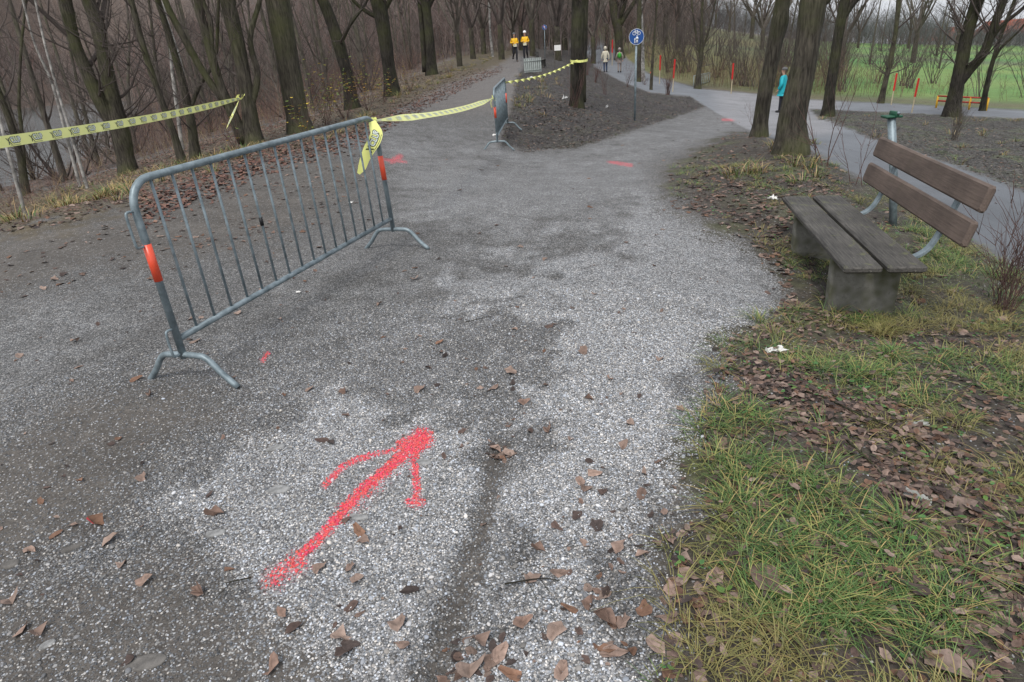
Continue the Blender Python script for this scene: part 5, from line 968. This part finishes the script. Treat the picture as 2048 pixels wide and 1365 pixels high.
stems(3200, 170, 260, 16, 42, .5, lambda px, py, x, y, r, z: .95, lambda px, py, x, y, r: 2.5+5*fbm(x*.04, y*.04+3, 2)*np.where(px > 1930, .55, 1.35), .012, 14, 'distant_hedgerow', np.array([(.15, .16, .16), (.12, .125, .13), (.17, .18, .18), (.15, .14, .14)]), [.3, .3, .2, .2], .25, .35)
rs = np.random.RandomState(5)
for i in range(26):
    if i > 12 and i % 2: continue
    a = 1380+24*i+rs.rand()*20; D = 100+85*rs.rand()
    if a > 1950: continue
    P = AT(a, 80, D); plant(PA[i % 2] if i % 4 else PS[i % 4], P[0], P[1], .8+.45*rs.rand(), 'bare tree far out between the meadow and the houses', 'tree', 'trees far beyond the meadow')

# ------------------------------------------------------------------ people
def skin(name, J, E, mat, parent, sub=2):
    names = list(J); me = bpy.data.meshes.new(name); me.from_pydata([J[k][:3] for k in names], [(names.index(a), names.index(b)) for a, b in E], []); o = bpy.data.objects.new(name, me); COL.objects.link(o)
    md = o.modifiers.new('s', 'SKIN'); md.use_smooth_shade = True
    for i, k in enumerate(names): v = me.skin_vertices[0].data[i]; v.radius = (J[k][3], J[k][4] if len(J[k]) > 4 else J[k][3]); v.use_root = (i == 0)
    o.modifiers.new('b', 'SUBSURF').levels = sub; o.modifiers['b'].render_levels = sub; dg = bpy.context.evaluated_depsgraph_get(); m2 = bpy.data.meshes.new_from_object(o.evaluated_get(dg)); o.modifiers.clear(); o.data = m2; m2.name = name; m2.materials.clear(); m2.materials.append(mat)
    for p in m2.polygons: p.use_smooth = True
    o.parent = parent; return o
M_SKIN = plain('skin', (.48, .28, .20), .6, var=.08); M_NAVY = plain('dark_trousers', (.012, .013, .02), .8); M_YJ = plain('yellow_jacket', (.78, .45, .01), .6, var=.12, sc=5); M_CREAM = plain('cream_coat', (.52, .48, .38), .85, var=.1, sc=4); M_JEAN = plain('blue_jeans', (.03, .05, .10), .85); M_TEAL = plain('turquoise_jacket', (.01, .36, .42), .6, var=.15, sc=5); M_TAUPE = plain('taupe_coat', (.24, .20, .18), .85, var=.12); M_GRN2 = plain('green_rucksack', (.06, .42, .04), .6); M_HAIR = plain('grey_cap', (.12, .12, .12), .8); M_SHOE = plain('dark_shoe', (.02, .02, .022), .6); M_BIB = plain('race_bib', (.70, .68, .50), .6, var=.1, sc=30); M_HATW = plain('white_hat', (.8, .8, .8), .8, var=.04); M_GREYH = plain('greyish_hair', (.33, .29, .27), .9)
def person(P, rz, lab, pose, jacket, pants, hat, hmat, coat=False, facing=True, sc=1., extra=None, fat=1.):
    root = empty('person', P, rz); root.scale = (sc, sc, sc); y = pose
    J = {'pel': (0, 0, .95, .09, .08), 'waist': (0, 0, 1.08, .08, .07), 'chest': (0, .01, 1.25, .09, .075), 'neckb': (0, 0, 1.41, .045), 'neck': (0, .015, 1.50, .05), 'jaw': (0, .03, 1.56, .062), 'skull': (0, .02, 1.65, .083), 'crown': (0, .01, 1.71, .062), 'nose': (0, .118, 1.615, .012)}
    E = [('pel', 'waist'), ('waist', 'chest'), ('chest', 'neckb'), ('neckb', 'neck'), ('neck', 'jaw'), ('jaw', 'skull'), ('skull', 'crown'), ('skull', 'nose')]
    for s, sd in ((-1, 'l'), (1, 'r')):
        J['sh'+sd] = (s*.15, 0, 1.37, .034); J['hip'+sd] = (s*.09, 0, .90, .06); kn = y['kn'+sd]; an = y['an'+sd]; toe = y.get('toe'+sd, (an[0], an[1]+.17, an[2]-.045)); el = y['el'+sd]; wr = y['wr'+sd]
        J['kn'+sd] = kn+(.045,); J['an'+sd] = an+(.034,); J['toe'+sd] = toe+(.022,); J['el'+sd] = el+(.03,); J['wr'+sd] = wr+(.028,)
        d = np.array(wr)-np.array(el); d /= np.linalg.norm(d); d = d*.8+np.array([0, 0, -.0]); px_ = np.cross(d, [0, 0, 1.]) if abs(d[2]) < .8 else np.array([0, 1., 0]); px_ = px_/np.linalg.norm(px_); pm_ = np.array(wr)+d*.06; J['pm'+sd] = tuple(pm_)+(.026,)
        E += [('chest', 'sh'+sd), ('sh'+sd, 'el'+sd), ('el'+sd, 'wr'+sd), ('wr'+sd, 'pm'+sd), ('pel', 'hip'+sd), ('hip'+sd, 'kn'+sd), ('kn'+sd, 'an'+sd), ('an'+sd, 'toe'+sd)]
        for q in range(4):
            o_ = (q-1.5)*.019; ln = (.04, .046, .043, .034)[q]; cu = np.cross(px_, d); a_ = pm_+px_*o_+d*.03; b_ = a_+d*ln+cu*.012; J['f%d%s' % (q, sd)] = tuple(a_)+(.0085,); J['g%d%s' % (q, sd)] = tuple(b_)+(.0075,); E += [('pm'+sd, 'f%d%s' % (q, sd)), ('f%d%s' % (q, sd), 'g%d%s' % (q, sd))]
        t_ = np.array(wr)+d*.03+px_*(-.035); J['th'+sd] = tuple(t_)+(.01,); J['ti'+sd] = tuple(t_+d*.035)+(.008,); E += [('pm'+sd, 'th'+sd), ('th'+sd, 'ti'+sd)]
    body = skin('body', J, E, M_SKIN, root, 2)
    K = {'pel': (0, 0, .86, .165*fat, .135*fat), 'waist': (0, .0, 1.06, .15*fat, .13*fat), 'chest': (0, .01, 1.27, .165*fat, .14*fat), 'neckb': (0, 0, 1.47, .085)}; E2 = [('pel', 'waist'), ('waist', 'chest'), ('chest', 'neckb')]
    if coat: K['hem'] = (0, 0, coat, .19, .14); E2.append(('pel', 'hem'))
    for sd in 'lr':
        K['sh'+sd] = (J['sh'+sd][0]*1.05, 0, 1.385, .082); K['el'+sd] = J['el'+sd][:3]+(.066*fat,); K['wr'+sd] = J['wr'+sd][:3]+(.05,); E2 += [('chest', 'sh'+sd), ('sh'+sd, 'el'+sd), ('el'+sd, 'wr'+sd)]
    jk = skin('jacket' if not coat else 'coat', K, E2, jacket, root, 2)
    K = {'pel': (0, 0, 1.02, .125, .1)}; E2 = []
    for sd in 'lr': K['hip'+sd] = J['hip'+sd][:3]+(.1,); K['kn'+sd] = J['kn'+sd][:3]+(.066,); K['an'+sd] = (J['an'+sd][0], J['an'+sd][1], J['an'+sd][2]-.01, .055); E2 += [('pel', 'hip'+sd), ('hip'+sd, 'kn'+sd), ('kn'+sd, 'an'+sd)]
    skin('trousers', K, E2, pants, root, 2)
    for sd in 'lr': a = J['an'+sd]; t = J['toe'+sd]; v = np.array(t[:3])-np.array(a[:3]); skin('shoe', {'h': (a[0], a[1]-.03, a[2]-.01, .062), 'm': tuple(np.array(a[:3])+v*.5+np.array([0, 0, -.015]))+(.058,), 't': tuple(t[:3])+(.048,)}, [('h', 'm'), ('m', 't')], M_SHOE, root, 2)
    if hat == 'hood': MB().ball((0, 0, 1.645), .125, 14, 10, (.95, 1.02, 1.15)).build('hood', hmat, root)
    else:
        m = MB(); m.ball((0, -.012, 1.68), .108, 14, 10, (1, 1.08, .85 if hat == 'cap' else 1.1)); m.V[0] = m.V[0][:] if hat == 'hair' else np.c_[m.V[0][:, :2], np.maximum(m.V[0][:, 2], 1.66 if facing else 1.62)]; m.build({'cap': 'cap', 'beanie': 'hat', 'hair': 'hair'}[hat], hmat, root)
    if facing:
        for s in (-1, 1): MB().ball((s*.033, .098, 1.645), .011, 8, 6).build('eye', M_SHOE, root)
    if extra: extra(root)
    return tag(root, lab, 'person')
def run_pose(k):
    s = 1 if k else -1; A, B_ = ('r', 'l') if k else ('l', 'r'); x = {'r': .09, 'l': -.09}
    return {'kn'+A: (x[A], .13, .50), 'an'+A: (x[A], .06, .09), 'kn'+B_: (x[B_], .05, .50), 'an'+B_: (x[B_], -.34, .28), 'toe'+B_: (x[B_], -.38, .14), 'ell': (-.24, -.06, 1.15), 'wrl': (-.12, .19, 1.12), 'elr': (.24, -.06, 1.15), 'wrr': (.11, .19, 1.16)}
def walk_pose(f=.18): return {'knr': (.09, f*.6, .5), 'anr': (.09, f, .09), 'knl': (-.09, .0, .49), 'anl': (-.09, -f, .11), 'ell': (-.25, .0, 1.12), 'wrl': (-.25, .07, .88), 'elr': (.25, -.03, 1.12), 'wrr': (.25, .0, .88)}
def bib(root): MB().box((0, .165, 1.0), (.22, .012, .17), bev=.004).build('race_bib', M_BIB, root, smooth_=False)
def face_cam(P): return math.atan2(-P[1], -P[0])-PI/2
P = AT(1031, 121, 47); P[2] = gz(P[0], P[1]); person(P, face_cam(P)+.18, 'left runner in a yellow jacket with a race bib and dark cap', run_pose(0), M_YJ, M_NAVY, 'cap', M_HAIR, extra=bib, sc=.97)
P = AT(1052, 121, 47.5); P[2] = gz(P[0], P[1]); person(P, face_cam(P)-.1, 'right runner in a yellow jacket with a race bib and white knitted hat', run_pose(1), M_YJ, M_NAVY, 'beanie', M_HATW, extra=bib, sc=1.0)
P = AT(1211, 150, 54); P[2] = gz(P[0], P[1]); person(P, face_cam(P)+PI, 'walker seen from behind in a cream hooded coat and blue jeans', walk_pose(.1), M_CREAM, M_JEAN, 'hood', M_CREAM, coat=.78, facing=False)
def pack(root):
    m = MB(); m.ball((0, -.19, 1.25), 1, 14, 10, (.15, .10, .21)); pk_ = m.build('rucksack', M_GRN2, root); m = MB()
    for s in (-1, 1): m.tube([(s*.06, -.285, 1.40), (s*.07, -.3, 1.25), (s*.06, -.28, 1.08)], .012, 6)
    m.build('strap', M_SHOE, pk_)
P = AT(1239, 151, 55); P[2] = gz(P[0], P[1]); person(P, face_cam(P)+PI, 'walker seen from behind with a green rucksack and taupe coat', walk_pose(.08), M_TAUPE, M_TAUPE, 'hair', M_GREYH, coat=.66, facing=False, extra=pack, sc=.97)
def panel(root):
    m = MB(); m.tube(catmull([(.0, -.02, 1.43), (-.15, .05, 1.33), (-.165, .06, 1.1), (-.16, .05, .93)], 4), [.03]*13, 10); m.build('dark_side_panel', M_NAVY, root)
P = G(1561, 226); person(P, R(48), 'person in a turquoise jacket and grey cap standing between the leaning trees', {'knr': (.08, .01, .49), 'anr': (.08, .0, .09), 'knl': (-.08, .01, .49), 'anl': (-.08, .03, .09), 'ell': (-.25, -.03, 1.12), 'wrl': (-.24, .1, .92), 'elr': (.25, -.03, 1.12), 'wrr': (.22, .1, .92)}, M_TEAL, M_NAVY, 'cap', M_HAIR, coat=.80, extra=panel, sc=1.03, fat=1.22); bpy.data.objects[[o.name for o in COL.objects if o.name.startswith('coat')][-1]].name = 'jacket'
